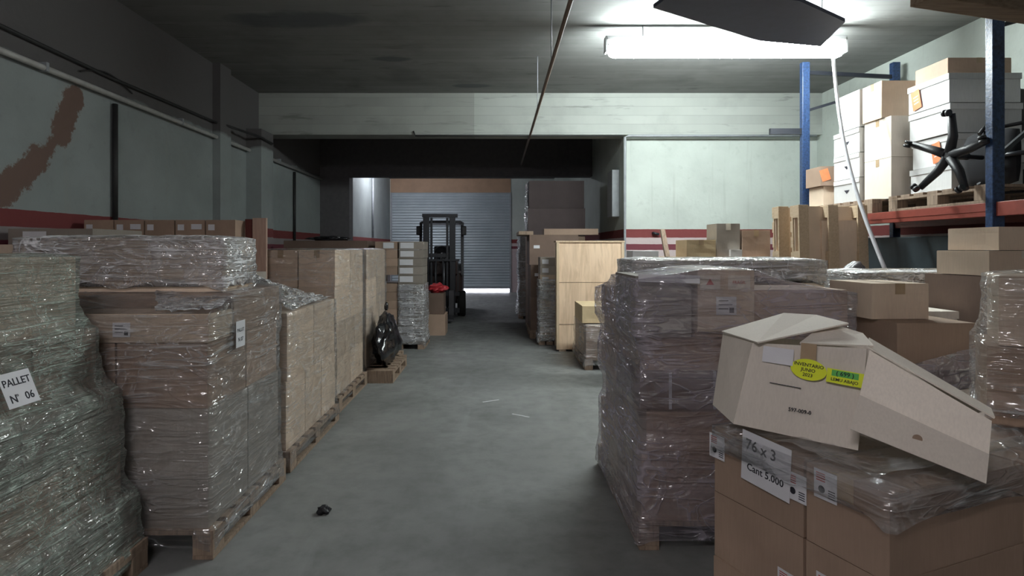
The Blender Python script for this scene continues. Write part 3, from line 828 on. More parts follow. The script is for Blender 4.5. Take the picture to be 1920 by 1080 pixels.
# R0 foreground load, turned
ang = math.atan2(.37, .93)
W = 'foreground right load'
f = frame((1.035, 1.54), 1, ang)
pallet('wooden pallet under the foreground right load', f.p(.6, .33), 1.24, .7, ang)
Ls, z = layers(f, W, .14, [
    (.237, [0, .6, 1.2], [0, .27, .66], 'kraft', {}),
    (.237, [0.004, .6, 1.2], [0, .27, .66], 'kraft', {}),
    (.236, [0, .6, 1.2], [0, .265, .655], 'kraft', {'tape': 'x'})])
Ls[2][3][0].data.materials[0] = M['carton_cream']; Ls[2][3][0]['label'] = 'cream topped carton, top layer far wall side, foreground right load'
topn = Ls[2][0]; topf = Ls[2][1]; midf = Ls[1][1]; midn = Ls[1][0]; botf = Ls[0][1]
def small_label(bd, u, v, rot=0):
    b, d = bd
    o, m = decal(b, 'l', d, u, v, .075, .085, M['paper'], 'label', label='white label with red and black printing', rot=rot)
    bm = bmesh.new()
    for k in range(4): add_box(bm, -.03, .0, .032-.007*k-.0015, .032-.007*k+.0015, .0013, .0016)
    obj('red_printing', bm, M['ink_red'], o)
    bm = bmesh.new(); bmesh.ops.create_circle(bm, cap_ends=True, radius=.011, segments=20, matrix=Matrix.Translation((-.012, -.014, .0015)))
    for k in range(4): add_box(bm, .01, .032, -.012-.007*k, -.009-.007*k, .0013, .0016)
    obj('black_printing', bm, M['ink'], o)
small_label(topn, .78 if False else .27, .80); small_label(topf, .93, .62); small_label(topf, .05, .70); small_label(midf, .85, .25); small_label(midn, .3, .5)
b, d = topf
o, m = decal(b, 'l', d, .62, .62, .20, .17, M['paper'], 'handwritten_sheet', label='white sheet with handwriting', rot=-.05)
o.matrix_local = m @ Matrix.Translation((0, .03, .002))
writing('76 x 3', .05, M['ink'], o, Matrix.Translation((-.02, .04, .0015))); writing('Cant 5.000', .034, M['ink'], o, Matrix.Translation((0, -.035, .0015)))
W = 'cartons at the right edge foreground'
f2 = frame((1.035, 1.54), 1, ang)
f2.O = Vector(f.p(1.23, 0)[:2])
pallet('wooden pallet under the cream topped load at the right edge', f2.p(.32, .33), .68, .7, ang)
layers(f2, 'right edge foreground load', .14, [(.237, [0, .64], [0, .66], 'kraft', {}), (.237, [0, .64], [0, .66], 'kraft', {}), (.24, [0, .32, .64], [0, .66], 'carton_cream', {})])
wrap(f, 'loose clear film over the top of the foreground right load', 'film', z0=.75, seed=71, ripple=.008, top=.15, smooth_k=1)
film_sheet('crumpled film on top of the foreground right load', [f.p(.02, .05, .872), f.p(1.15, .05, .868), f.p(1.15, .23, .868), f.p(.02, .60, .868)], 'film', amp=.03, seed=13)

# R3 wrapped boxes standing on the foreground load
g = frame((1.75, 2.10), 1, -.60)
g.box('brown carton, lower of the film covered pair at the right edge', 0, .34, 0, .38, .872, 1.15, 'kraft')
g.box('brown carton, upper of the film covered pair at the right edge', .035, .34, .02, .36, 1.152, 1.40, 'kraft_light')
wrap(g, 'clear wrap around the carton pair at the right edge', 'film', z0=.885, seed=81, ripple=.012, top=.1, pal=False)

# R2 loose boxes behind
W = 'load behind the open carton'
f = frame((1.96, 2.90), 1)
pallet('wooden pallet under the loose brown boxes behind the open carton', f.p(.26, .24), .54, .52)
layers(f, W, .14, [(.38, [0, .5], [0, .48], 'kraft', {}), (.38, [0, .5], [0, .48], 'kraft_dark', {'nottop': 1})])
f.box('large brown box carrying the taped box behind the open carton', .0, .40, -.03, .42, .902, 1.132, 'kraft')
b = carton('brown taped box topmost behind the open carton', (2.075, 3.20, 1.134), (.30, .36, .183), 'kraft_light', rotz=.03, tape='y')
film_sheet('violet loose film hanging behind the open carton', [(1.7, 2.72, .90), (2.45, 2.86, 1.04), (2.45, 2.84, .60), (1.75, 2.70, .70)], 'film_violet', amp=.04, seed=8)
# R4b flat cream boards, R4 small wrapped boxes, R5 stacked pair
f = frame((2.50, 3.42), 1)
pallet('pallet under the pale flat cartons at the right', f.p(.1, .2), .26, .44)
layers(f, 'pale flat stack at the right', .14, [(.45, [0, .20], [0, .42], 'kraft', {}), (.45, [0, .20], [0, .42], 'kraft', {}), (.045, [0, .20], [0, .42], 'carton_cream', {}), (.045, [-.01, .21], [0, .42], 'carton_cream', {})])
f = frame((2.46, 3.98), 1)
pallet('pallet under the row of small film covered boxes', f.p(.5, .3), 1.04, .62)
Ls, z = layers(f, 'small boxed row at the right', .14, [(.48, [0, .5, 1.0], [0, .58], 'kraft', {}), (.49, [0, .5, 1.0], [0, .58], 'kraft', {}), (.22, [0, .2, .4, .6, .8, 1.0], [0, .29, .58], 'carton_cream', {})])
k = 0
for ia in range(5):
    for nm, ib in (('near', 0), ('far', 1)):
        Ls[2][k][0]['label'] = f"small cream box in the film covered row, {nms[ia]} from the left, {nm} row"; k += 1
wrap(f, 'very shiny film over the row of small cream boxes', 'film_glint', z0=.9, seed=95, ripple=.016, top=.2)
f = frame((2.74, 3.26), 1)
pallet('pallet under the two taped boxes at the right edge', f.p(.25, .25), .54, .54)
layers(f, 'corner stack at the right edge', .14, [(.6, [0, .5], [0, .5], 'kraft', {}), (.60, [0, .5], [0, .5], 'kraft_dark', {'nottop': 1})])
b = f.box('light brown box with tape strip, lower of two at right edge', .0, .42, 0, .4, 1.343, 1.485, 'kraft_light', tape='y', tape_mat='tape_clear')
b = f.box('light brown box with tape strip, upper of two at right edge', .07, .45, 0.02, .4, 1.487, 1.62, 'kraft_light', tape='y', tape_mat='tape_clear')
blob('plastic_bundle', 'dark grey plastic bundle behind the taped box, near the upright pallets', 'bundle', (2.9, 4.75, 1.0), (.16, .12, .38), simple('grey_plastic', (.12, .11, .12), .35, bump=.6), 3, .2)
carton('tall brown carton under the grey plastic bundle', (2.9, 4.8, 0), (.5, .34, .998), 'kraft')

# the open cream carton
T = .005
oc = thing('open_carton', 'open cream cardboard box with yellow stickers, flaps splayed, on the foreground load', 'cardboard box', (0, 0, 0))
a_tl, a_tr, a_br, a_bl = Vector((.907, 2.07, 1.165)), Vector((1.17, 1.85, 1.182)), Vector((1.105, 1.79, .882)), Vector((.836, 2.06, .882))
obj('front_panel', sheet([a_bl, a_br, a_tr, a_tl], T), M['carton_cream'], oc)
obj('side_panel', sheet([(.90, 2.32, 1.165), a_tl, a_bl, (.852, 2.30, .885)], T), M['carton_cream'], oc)
r_tl, r_tr, r_br, r_bl = Vector((1.175, 1.845, 1.178)), Vector((1.352, 1.60, 1.028)), Vector((1.305, 1.56, .877)), Vector((1.068, 1.755, .966))
f1 = r_tl.lerp(r_bl, .60); f2_ = r_tr.lerp(r_br, .55)
obj('side_panel', sheet([f1, f2_, r_tr, r_tl], T), M['carton_cream'], oc)
n_ = Vector((-.02, -.018, -.002))
obj('side_flap', sheet([r_bl+n_, r_br+n_*.4, f2_, f1], T), M['carton_cream'], oc)
# back panels leave dark hollow underneath
obj('back_panel', sheet([(.90, 2.32, 1.165), (1.32, 2.10, 1.15), (1.28, 2.08, .88), (.855, 2.30, .885)], T), M['carton_cream'], oc)
obj('back_panel', sheet([(1.32, 2.10, 1.15), (1.50, 1.80, 1.0), (1.48, 1.78, .877), (1.28, 2.08, .88)], T), M['carton_cream'], oc)
# top flaps
obj('top_flap', sheet([(.885, 2.30, 1.172), (.905, 2.03, 1.172), (1.19, 1.98, 1.245), (1.18, 2.16, 1.252), (1.10, 2.24, 1.25)], T), M['carton_cream'], oc)
obj('top_flap', sheet([(1.02, 1.97, 1.180), (1.185, 1.84, 1.192), (1.22, 1.95, 1.215), (1.16, 2.06, 1.238)], T), M['carton_cream'], oc)
obj('top_flap', sheet([(1.165, 1.845, 1.19), (1.36, 1.60, 1.036), (1.40, 1.66, 1.045), (1.22, 1.92, 1.205)], T), M['carton_cream'], oc)
obj('top_flap', sheet([(1.21, 1.915, 1.198), (1.385, 1.66, 1.04), (1.46, 1.78, 1.0), (1.32, 2.06, 1.15)], T), M['carton_cream'], oc)
bm = bmesh.new(); bmesh.ops.create_circle(bm, cap_ends=True, radius=.012, segments=20)
cq = (r_bl+n_+r_br+n_*.4+f2_+f1)/4+Vector((-.003, -.004, 0)); Rr = (r_br-r_bl).normalized(); Uu = (f1-r_bl)
hm = obj('round_mark', bm, M['carton_dark_in'], oc); hm.matrix_local = frame_m(cq+Rr.cross(Uu).normalized()*.004, Rr, Uu)
# stickers, print and tape on the front panel
R = (a_br-a_bl).normalized(); U = ((a_tl-a_bl)-R*(a_tl-a_bl).dot(R)).normalized(); N = R.cross(U)
fp = next(o for o in oc.children if o.name.startswith('front_panel'))
PW = (a_br-a_bl).length; PH = (a_tl-a_bl).length
def on_panel(u, v, k=.0031, rot=0): # u,v in metres from the lower left corner
    p = a_bl+R*u+U*v+N*k
    m = frame_m(p, R, U); return m @ Matrix.Rotation(rot, 4, 'Z')
def flat(name, bm, mat, m, label=None):
    o = obj(name, bm, mat, fp); o.matrix_local = m
    if label: o['label'] = label
    return o
bm = bmesh.new(); bmesh.ops.create_circle(bm, cap_ends=True, radius=1, segments=40)
for v in bm.verts: v.co = Vector((v.co.x*.055, v.co.y*.034, 0))
st = flat('oval_sticker', bm, M['yellow_sticker'], on_panel(.228, .222, rot=-.06), 'yellow oval sticker')
for s_, y_ in (('INVENTARIO', .014), ('JUNIO', -.002), ('2023', -.018)): writing(s_, .0155, M['ink'], st, Matrix.Translation((0, y_, .0008)))
st = flat('yellow_label', bx(-.052, .052, -.022, .022, 0, .0006), M['yellow_sticker'], on_panel(.335, .212, rot=-.05), 'yellow rectangular sticker with green bar')
gb = obj('green_bar', bx(-.038, .038, .0, .019, .0006, .001), M['green_sticker'], st)
writing('( 699 )', .019, M['ink'], st, Matrix.Translation((0, .0095, .0014)), 'number')
writing('LEMU ABAJO', .0135, M['ink'], st, Matrix.Translation((0, -.011, .0012)))
writing('597-009-0', .017, M['ink'], fp, on_panel(.21, .085, .003))
flat('paper_label', bx(-.05, .05, -.027, .027, 0, .0006), M['paper'], on_panel(.13, .255, rot=-.02), 'white blank label')
flat('brown_tape', bx(-.024, .024, -.045, .045, 0, .0004), M['tape'], on_panel(.225, .262, .0026), 'brown packing tape')
flat('drawn_line', bx(-.05, .05, -.0012, .0012, 0, .0004), M['ink'], on_panel(.16, .16, .003, rot=-.03))

# ---- things behind the wrapped right load
f = frame((1.80, 6.25), 1)
pallet('pallet under the mixed cartons below the striped wall', f.p(.55, .4), 1.14, .84)
layers(f, 'stack below the striped wall', .14, [(.42, [0, .55, 1.1], [0, .8], 'kraft', {}), (.42, [0, .55, 1.1], [0, .8], 'kraft', {}), (.42, [0, .55, 1.1], [0, .8], 'kraft', {'nottop': 1})])
zt = 1.402
carton('yellowish taped box below the striped wall', (2.19, 6.45, zt), (.31, .38, .185), 'kraft_yellow', tape='y')
carton('tall greyish carton with open flaps below the striped wall', (2.495, 6.45, zt), (.25, .3, .36), 'kraft_grey', tape='y', tape_mat='tape_clear')
carton('small white box leaning at the tall greyish carton', (2.56, 6.27, zt), (.12, .05, .08), 'carton_white')
carton('brown carton right of the tall greyish carton', (2.79, 6.45, zt), (.30, .32, .29), 'kraft', tape='y')
bm = bmesh.new(); add_bar(bm, (1.84, 6.3, zt), (1.82, 6.42, 1.70), .05, .03)
tag(obj('wooden_stake', bm, M['wood']), 'thin upright wooden stake before the striped wall', 'stake')
carton('low white box before the striped wall, left of the stake', (1.62, 6.5, 1.20), (.28, .3, .27), 'carton_white')
carton('tall brown carton under the low white box', (1.62, 6.5, 0), (.32, .4, 1.198), 'kraft')
tag(obj('wall_hook', tube([(2.42, D1-.003, 1.73), (2.42, D1-.05, 1.73), (2.5, D1-.05, 1.71)], .02, 8), M['black_steel']), 'small black fitting on the upper red stripe', 'fitting')

# upright pallets
f = frame((2.62, 5.45), 1)
pallet('pallet under the load carrying the upright pallets', f.p(.45, .3), .94, .64)
layers(f, 'load under the upright pallets', .14, [(.38, [0, .45, .9], [0, .6], 'kraft', {}), (.38, [0, .45, .9], [0, .6], 'kraft', {})])
for i, (cx, yy, lean, lab) in enumerate(((3.22, 5.58, .04, 'front wooden pallet standing on end beside the blue rack post'), (3.14, 5.78, .03, 'rear wooden pallet standing on end behind the front one'))):
    p = pallet(lab, (cx, yy, .905), .70, 1.0, mat='wood_light')
    p.rotation_euler = (-PI/2-lean, 0, (.10, .0)[i])
    obj('cardboard_sheet', bx(-.34, .34, -.49, .49, .082, .092), M['kraft_light'], p); p.location = (cx, yy+.0, .905+.5)
    p.location.z = .912+.5*math.cos(lean)
carton('flat brown carton slotted between the upright pallets', (3.30, 5.67, .904), (.34, .07, .86), 'kraft_light')
carton('cream board carton leaning behind the rack brace', (4.25, 7.3, 0), (.60, .12, 1.72), 'carton_cream')

# ---- small load by the plywood crate
f = frame((1.10, 7.2), 1)
pallet('wooden pallet under the small load beside the plywood crate', f.p(.4, .5), .82, 1.0)
Ls, z = layers(f, 'small load by the plywood crate', .14, [(.22, [0, .4, .8], [0, .5, 1.0], 'kraft', {}), (.19, [0, .4, .8], [0, .5, 1.0], 'kraft', {'nottop': 1})])
wrap(f, 'film around the small load beside the plywood crate', 'film', seed=101, ripple=.012, top=.12)
carton('yellow brown box on top of the small load by the crate', f.p(.22, .42, z+.02), (.5, .7, .21), 'kraft_yellow')
# plywood crate
t = thing('plywood_crate', 'tall plywood crate panel standing right of the aisle before the opening', 'crate', (1.365, 8.5, 0))
obj('front_sheet', bx(-.49, .49, 0, .012, .03, 1.58), M['plywood'], t)
obj('body', bx(-.48, .48, .013, .26, .05, 1.57), M['wood_light'], t)
for x in (-.49, .45): obj('edge_batten', bx(x, x+.04, -.018, -.0, .03, 1.58, bevel=.002), M['wood_light'], t)
obj('top_batten', bx(-.5, .5, -.02, .27, 1.581, 1.605, bevel=.002), M['wood_light'], t)
for x in (-.45, 0, .35): obj('foot', bx(x, x+.10, 0, .26, 0, .03), M['wood'], t)
obj('cross_joint', bx(-.449, .449, -.004, -.0005, .39, .40), M['wood'], t); obj('cross_joint', bx(-.449, .449, -.004, -.0005, 1.0, 1.006), M['wood'], t)

# ---- far right row
f = frame((.68, 9.08), 1)
pallet('pallet under the film covered flat boxes behind the crate', f.p(.15, .25), .34, .52)
Ls, z = layers(f, 'flat box column behind the crate', .14, [(.135, [0, .28], [0, .46], 'kraft_light' if i % 3 == 0 else 'kraft_grey', {}) for i in range(9)])
for i in range(4, 9): shipping_label(Ls[i][0][0], Ls[i][0][1], 'f', .3, .5, .1, .07, False)
f.ext = f.ext[:7]
wrap(f, 'crumpled bright film around the flat box column behind the crate', 'film_heavy', seed=111, ripple=.03, top=0, z1=1.02)
f = frame((.57, 9.72), 1)
pallet('pallet under the tall brown cartons before the dark bay', f.p(.4, .45), .82, .94)
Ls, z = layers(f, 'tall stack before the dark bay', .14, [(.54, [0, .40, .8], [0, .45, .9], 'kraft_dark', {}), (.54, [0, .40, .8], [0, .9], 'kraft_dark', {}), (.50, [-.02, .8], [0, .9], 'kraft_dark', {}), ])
shipping_label(Ls[1][0][0], Ls[1][0][1], 'f', .3, .7, .1, .05, False); shipping_label(Ls[2][0][0], Ls[2][0][1], 'f', .15, .6, .1, .05, False)
zt = z
carton('flat brown carton on the tall stack before the dark bay', (1.25, 9.95, zt), (.9, .4, .1), 'kraft')
tag(obj('wooden_plank', bx(.38, .62, 9.75, 10.9, zt+.001, zt+.06), M['wood']), 'plank end sticking out of the far right stack', 'plank')
carton('huge dark carton, upper, high on the far right stack', (1.10, 11.1, zt+.5), (1.0, .9, .50), 'kraft_blackish')
carton('huge dark carton, lower, high on the far right stack', (1.10, 11.1, zt+.0), (1.04, .9, .498), 'kraft_blackish')
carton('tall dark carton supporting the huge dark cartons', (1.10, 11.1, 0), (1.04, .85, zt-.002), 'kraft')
film_sheet('bright film added on the daylit left face of the huge dark cartons', [(.56, 10.6, zt+.05), (.56, 11.5, zt+.05), (.56, 11.5, zt+.98), (.56, 10.6, zt+.98)], 'film_heavy', amp=.03, seed=31)  # pale sheet added to carry the daylight on the cartons' left face
f = frame((.50, 12.45), 1)
pallet('pallet under the far load near the roller shutter', f.p(.4, .55), .84, 1.14)
Ls, z = layers(f, 'far load near the shutter', .14, [(.42, [0, .8], [0, .55, 1.1], 'kraft_grey', {}), (.42, [.02, .8], [0, .55, 1.1], 'kraft', {}), (.42, [0, .8], [0, .55, 1.1], 'kraft_grey', {}), (.40, [.02, .8], [0, .55, 1.1], 'carton_white', {})])
wrap(f, 'crumpled film around the far load near the shutter', 'film_heavy', seed=121, ripple=.05, top=.1)

# ================================================================== RACK
rk = thing('pallet_rack', 'blue and red steel pallet rack along the right wall', 'rack', (3.70, 4.35, 0))
def rpost(x, y, zt_=3.72):
    bm = bmesh.new(); add_box(bm, x-.045, x+.045, y-.035, y+.035, 0, zt_, bevel=.006)
    o = obj('post', bm, M['blue_steel'], rk)
    obj('foot_plate', bx(x-.07, x+.07, y-.06, y+.06, 0, .008), M['blue_steel'], rk)
for y in (0, 2.68):
    for x in (0, 1.08): rpost(x, y)
    for k, z in enumerate((.3, 1.25, 2.2, 3.15)):
        bm = bmesh.new(); add_bar(bm, (.045, y, z), (1.035, y, z+(.55 if k % 2 == 0 else -.0)+.3), .03, .03)
        obj('brace', bm, M['black_steel'], rk)
    bm = bmesh.new(); add_bar(bm, (.04, y, 3.60), (1.04, y, 3.55), .035, .045); obj('brace', bm, M['black_steel'], rk)
for x in (0, 1.08):
    bm = bmesh.new(); add_box(bm, x-.025, x+.025, .036, 2.644, 1.735, 1.84, bevel=.004); add_box(bm, x-.03, x+.03, .036, 2.644, 1.775, 1.80)
    obj('beam', bm, M['orange_steel'], rk)
    bm = bmesh.new(); add_box(bm, x-.025, x+.025, -2.3, -.036, 1.735, 1.84, bevel=.004); obj('beam', bm, M['orange_steel'], rk)
rpost(0, -2.34); rpost(1.08, -2.34)
obj('side_arm', bx(-.42, -.046, 2.66, 2.70, 2.86, 2.93), M['black_steel'], rk)
# fix: arm pokes towards the opening
# two pallets lying on the beams
pallet('wooden pallet on the rack beams nearer the chair', (4.24, 4.95, 1.841), 1.12, 1.1, mat='wood')
pallet('wooden pallet on the rack beams farther away', (4.24, 6.34, 1.841), 1.12, 1.2, mat='wood')
zs = 1.982
XF = 3.78
def rc(label, y0, y1, z0, z1, mat, x0=XF, w_=.5, **k):
    return carton(label, (x0+w_/2, (y0+y1)/2, z0), (w_, y1-y0, z1-z0-.001), mat, cat='carton', group='cartons on the rack shelf', **k), (w_, y1-y0, z1-z0)
# nearer column of white cartons
zz = zs
for i, (h, lab) in enumerate(((.262, 'bottom'), (.262, 'second'), (.262, 'third'), (.262, 'top'))):
    b, d = rc(f'white lidded carton, {lab} of the column behind the office chair', 5.10, 5.60, zz, zz+h-.006, 'carton_white', x0=3.96+(.0, .02, -.01, -.02)[i], w_=.62)
    bm = bmesh.new(); add_box(bm, -.318, .318, -.257, .257, d[2]-.055, d[2]-.0015, bevel=.002)
    obj('lid', bm, M['carton_white'], b)
    if i in (1, 3):
        o, m = decal(b, 'l', d, .62 if i == 1 else .22, .45, .11, .18, M['orange_paper'], 'orange_label', label='orange label with white writing', rot=.2)
        o.matrix_local = m @ Matrix.Translation((0, 0, .009))
        bm = bmesh.new()
        for k in range(3): add_box(bm, -.03, .03, .03-.03*k-.004, .03-.03*k+.004, .0013, .0018)
        obj('printing', bm, M['paper'], o)
    zz += h
carton('brown carton on top of the white lidded column', (4.27, 5.38, zz+.001), (.56, .40, .15), 'kraft', tape='y')
b, d = rc('beige taped carton, lower of the tall pair on the rack', 5.67, 6.08, zs, zs+.40, 'carton_cream', w_=.42, tape='x', x0=3.82)
b, d = rc('beige taped carton, upper of the tall pair on the rack', 5.67, 6.08, zs+.402, zs+.80, 'carton_cream', w_=.42, tape='x', x0=3.82)
b, d = rc('light carton with open seam topmost on the rack, near one', 5.78, 6.08, zs+.802, zs+1.17, 'kraft_light', w_=.40, tape='x', x0=3.80)
b, d = rc('white carton topmost on the rack, farther one', 6.10, 6.46, zs+.785, zs+1.17, 'carton_white', w_=.40)
for i, lab in enumerate(('lowest', 'middle', 'upper')):
    b, d = rc(f'white lidded carton, {lab} of the farther column on the rack', 6.10, 6.56, zs+.26*i, zs+.26*i+.255, 'carton_white', w_=.55)
    bm = bmesh.new(); add_box(bm, -.282, .282, -.2295, .2295, d[2]-.05, d[2]-.0015, bevel=.002); obj('lid', bm, M['carton_white'], b)
    bm = bmesh.new(); vv = [bm.verts.new(p) for p in ((-.276, .04, .14), (-.276, -.06, .14), (-.276, -.01, .10))]; bm.faces.new(vv); obj('hand_hole', bm, M['ink'], b)
b, d = rc('brown carton at the far end of the rack, upper', 6.61, 6.93, zs+.22, zs+.44, 'kraft', x0=3.66, w_=.4)
o, m = decal(b, 'f', d, .12, .55, .10, .13, M['orange_paper'], 'orange_label', label='orange paper tag', rot=.3)
b, d = rc('brown carton at the far end of the rack, lower', 6.63, 6.93, zs, zs+.218, 'kraft_light', x0=3.70, w_=.4)
rc('white wrapped carton at the rack end near the wall', 6.61, 6.92, zs, zs+.5, 'carton_white', x0=4.15, w_=.5)
rc('white carton behind the beige taped pair on the rack', 5.68, 6.08, zs, zs+.95, 'kraft_light', x0=4.27, w_=.45)

# dark crates under the rack
for i in range(3):
    tag(obj('dark_crate', bx(3.86, 4.66, 5.0, 6.8, .02+.53*i, .02+.53*i+.525, bevel=.01), M['dark_teal']), f"dark slatted plastic crate under the rack, {['bottom','middle','top'][i]} of three", 'crate', 'dark crates under the rack')
    if i == 0: bpy.data.objects['dark_crate'].location.z = -.02

# office chair lying on its side on the rack
ch = thing('office_chair', 'black swivel office chair lying on its side on the rack', 'chair', (3.60, 4.66, 2.235))
ax = Vector((1, .22, -.02)).normalized()      # seat direction
e1 = (Vector((0, 0, -1))+ax*ax.z).normalized(); e2 = ax.cross(e1)
obj('hub', tube([(-ax*.03)[:], (ax*.06)[:]], .04, 14), M['dark_plastic'], ch)
for k in range(5):
    a = 2*PI*k/5+.75; dv = e1*math.cos(a)+e2*math.sin(a)
    tip = dv*.325-ax*.03
    bm = bmesh.new(); add_tube(bm, [dv*.02, dv*.15+ax*.012, tip], [.038, .034, .025], 10)
    lg = obj('base_arm', bm, M['dark_plastic'], ch)
    bm = bmesh.new(); c0 = tip-ax*.05; side = dv.cross(ax).normalized()
    for s in (-1, 1): add_tube(bm, [c0+side*s*.006, c0+side*s*.026], .027, 14)
    add_tube(bm, [tip, c0], .008, 8)
    obj('caster', bm, M['dark_plastic'], lg)
obj('gas_column', tube([ax*.05, ax*.18, ax*.181, ax*.33], [.028, .028, .018, .018], 12), M['black_steel'], ch)
mS = Matrix.Translation(ax*.36) @ Matrix(((e1.x, e2.x, ax.x, 0), (e1.y, e2.y, ax.y, 0), (e1.z, e2.z, ax.z, 0), (0, 0, 0, 1)))
def cushion(name, w_, d_, t_, mt, off, curve=.03):
    bm = bmesh.new(); add_box(bm, -w_/2, w_/2, -d_/2, d_/2, 0, t_)
    bmesh.ops.subdivide_edges(bm, edges=bm.edges[:], cuts=5, use_grid_fill=True)
    for v in bm.verts:
        x, y = v.co.x/(w_/2), v.co.y/(d_/2)
        k = (abs(x)**3+abs(y)**3); v.co.z += (t_*.5-v.co.z)*min(1, k*.35)+curve*(x*x)
        v.co.x *= 1-.12*y*y; v.co.y *= 1-.12*x*x
    o = obj(name, bm, M['dark_fabric'], ch, smooth=True); o.matrix_local = mt @ off; return o
cushion('seat', .46, .44, .08, mS, Matrix.Identity(4))
cushion('backrest', .42, .46, .06, mS, Matrix.Translation((0, -.24, .34)) @ Matrix.Rotation(PI/2-.12, 4, 'X'))
bm = bmesh.new(); add_tube(bm, [mS @ Vector(p) for p in ((0, -.1, -.01), (0, -.27, .0), (0, -.30, .12), (0, -.28, .3))], .018, 8)
obj('back_support', bm, M['black_steel'], ch)
for s in (-1, 1):
    bm = bmesh.new(); add_tube(bm, [mS @ Vector(p) for p in ((s*.2, .05, .0), (s*.27, .05, .06), (s*.27, .02, .2), (s*.27, -.14, .2))], .016, 8)
    obj('armrest', bm, M['dark_plastic'], ch)
blob('grey_sack', 'dark grey sack standing by the wall behind the white lidded column', 'sack', (4.77, 5.35, 1.982), (.10, .28, .95), simple('grey_sackcloth', (.10, .10, .10), .9), 6, .2)

# ================================================================== FORKLIFT
fk = thing('forklift', 'dark forklift truck parked facing the viewer before the roller shutter', 'forklift', (-1.18, 12.55, 0), .05)
def fp_(name, bm, mat, par=fk, smooth=False): return obj(name, bm, M[mat], par, smooth=smooth)
mast = fp_('mast', bx(-.38, -.25, 0, .13, .06, 2.2, bevel=.008), 'black_steel')
fp_('mast_rail', bx(.18, .31, 0, .13, .06, 2.2, bevel=.008), 'black_steel', mast)
fp_('mast_rail', bx(-.23, -.18, .03, .11, .08, 2.15, bevel=.005), 'black_steel', mast); fp_('mast_rail', bx(.11, .16, .03, .11, .08, 2.15, bevel=.005), 'black_steel', mast)
fp_('cross_member', bx(-.40, .36, -.01, .14, 2.16, 2.23, bevel=.006), 'black_steel', mast)
fp_('cross_member', bx(-.25, .18, .04, .1, 1.3, 1.38), 'black_steel', mast); fp_('cross_member', bx(-.25, .18, .04, .1, .25, .36), 'black_steel', mast)
fp_('lift_cylinder', tube([(-.12, .09, .15), (-.12, .09, 1.4)], .035, 12), 'fork_steel', mast); fp_('lift_cylinder', tube([(.06, .09, .15), (.06, .09, 1.4)], .035, 12), 'fork_steel', mast)
bm = bmesh.new(); add_box(bm, -.45, .40, -.06, -.02, .12, .22); add_box(bm, -.45, .40, -.06, -.02, .48, .56)
for k in range(6): add_box(bm, -.42+.155*k, -.40+.155*k, -.05, -.03, .5, 1.25)
add_box(bm, -.45, .40, -.05, -.03, 1.22, 1.26)
fp_('load_backrest', bm, 'black_steel')
for x in (-.30, .17):
    bm = bmesh.new(); add_box(bm, x, x+.11, -.11, -.06, .05, .6, bevel=.005); add_box(bm, x, x+.11, -1.0, -.10, .05, .085, bevel=.005)
    fp_('fork', bm, 'fork_steel')
bm = bmesh.new(); add_box(bm, -.50, .46, .35, 1.95, .28, .95, bevel=.05); add_box(bm, -.40, .36, .25, .7, .9, 1.22, bevel=.04)
fp_('chassis', bm, 'truck_red')
fp_('counterweight', bx(-.52, .48, 1.6, 2.2, .22, 1.12, bevel=.09), 'dark_plastic')
fp_('seat', bx(-.25, .22, 1.15, 1.6, .95, 1.08, bevel=.04), 'dark_fabric'); fp_('seat_back', bx(-.23, .20, 1.5, 1.62, 1.05, 1.55, bevel=.04), 'dark_fabric')
bm = bmesh.new(); n = 20
add_tube(bm, [(-.02+.17*math.cos(2*PI*k/n), .95+.07*math.sin(2*PI*k/n), 1.38+.16*math.sin(2*PI*k/n)) for k in range(n+1)], .014, 8, False)
add_tube(bm, [(-.02, .72, 1.1), (-.02, .95, 1.38)], .022, 8)
fp_('steering_wheel', bm, 'dark_plastic')
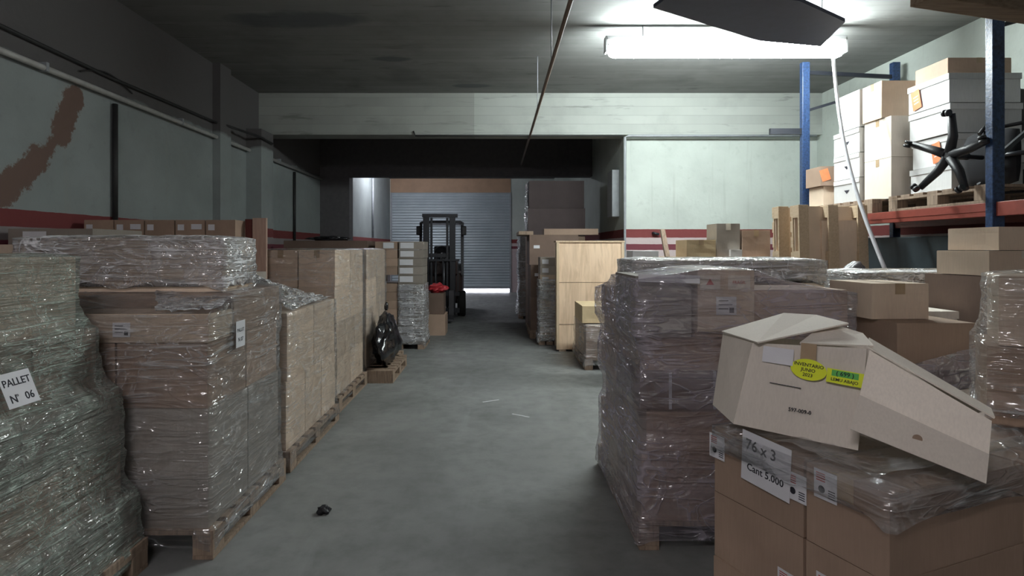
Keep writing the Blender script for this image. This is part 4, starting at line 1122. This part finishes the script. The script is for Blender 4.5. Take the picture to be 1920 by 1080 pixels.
gd = fp_('overhead_guard', bx(-.46, .46, .45, 1.75, 2.05, 2.09, bevel=.01), 'black_steel')
for (x, y0, y1) in ((-.46, .3, .5), (.46, .3, .5), (-.44, 1.85, 1.7), (.44, 1.85, 1.7)):
    bm = bmesh.new(); add_bar(bm, (x, y0, .9), (x, y1, 2.07), .05, .06, .006); fp_('guard_post', bm, 'black_steel', gd)
for k in range(5): fp_('guard_bar', bx(-.42, .42, .6+.22*k, .63+.22*k, 2.09, 2.115), 'black_steel', gd)
for s, x in ((-1, -.46), (1, .46)):
    mr = fp_('mirror', bx(x+s*.03-.055, x+s*.03+.055, .26, .29, 1.78, 1.98, bevel=.02), 'dark_plastic')
    fp_('mirror_arm', tube([(x, .42, 2.0), (x+s*.03, .3, 1.96)], .01, 6), 'black_steel', mr)
for x in (-.26, .26): fp_('headlamp', bx(x-.04, x+.04, .42, .46, 1.96, 2.03, bevel=.01), 'grey_metal')
for (x, y, r) in ((-.48, .42, .28), (.44, .42, .28), (-.46, 1.8, .22), (.42, 1.8, .22)):
    bm = bmesh.new(); add_tube(bm, [(x-.09, y, r), (x-.07, y, r), (x+.07, y, r), (x+.09, y, r)], [r*.9, r, r, r*.9], 28)
    wl = fp_('wheel', bm, 'rubber'); fp_('hub_cap', tube([(x-.095, y, r), (x+.095, y, r)], r*.45, 16), 'grey_metal', wl)

# ================================================================== FLOOR SCRAPS
blob('floor_debris', 'small dark crumpled scrap on the floor near the left pallets', 'scrap', (-.975, 3.32, .001), (.035, .03, .04), M['dark_plastic'], 4, .6, 3)
for (x, y, a, lab) in ((-.05, 5.75, .5, 'thin pale paper strip on the aisle floor, middle'), (.22, 5.25, -.6, 'pale paper scrap on the aisle floor, nearer the right load'), (.75, 8.9, .1, 'pale paper strip on the floor by the far right stack'), (.83, 8.35, -.2, 'pale paper scrap on the floor before the plywood crate')):
    o = tag(obj('paper_scrap', bx(-.09, .09, -.008, .008, 0, .002), M['paper'], None, (x, y, .0005)), lab, 'scrap'); o.rotation_euler = (0, 0, a)
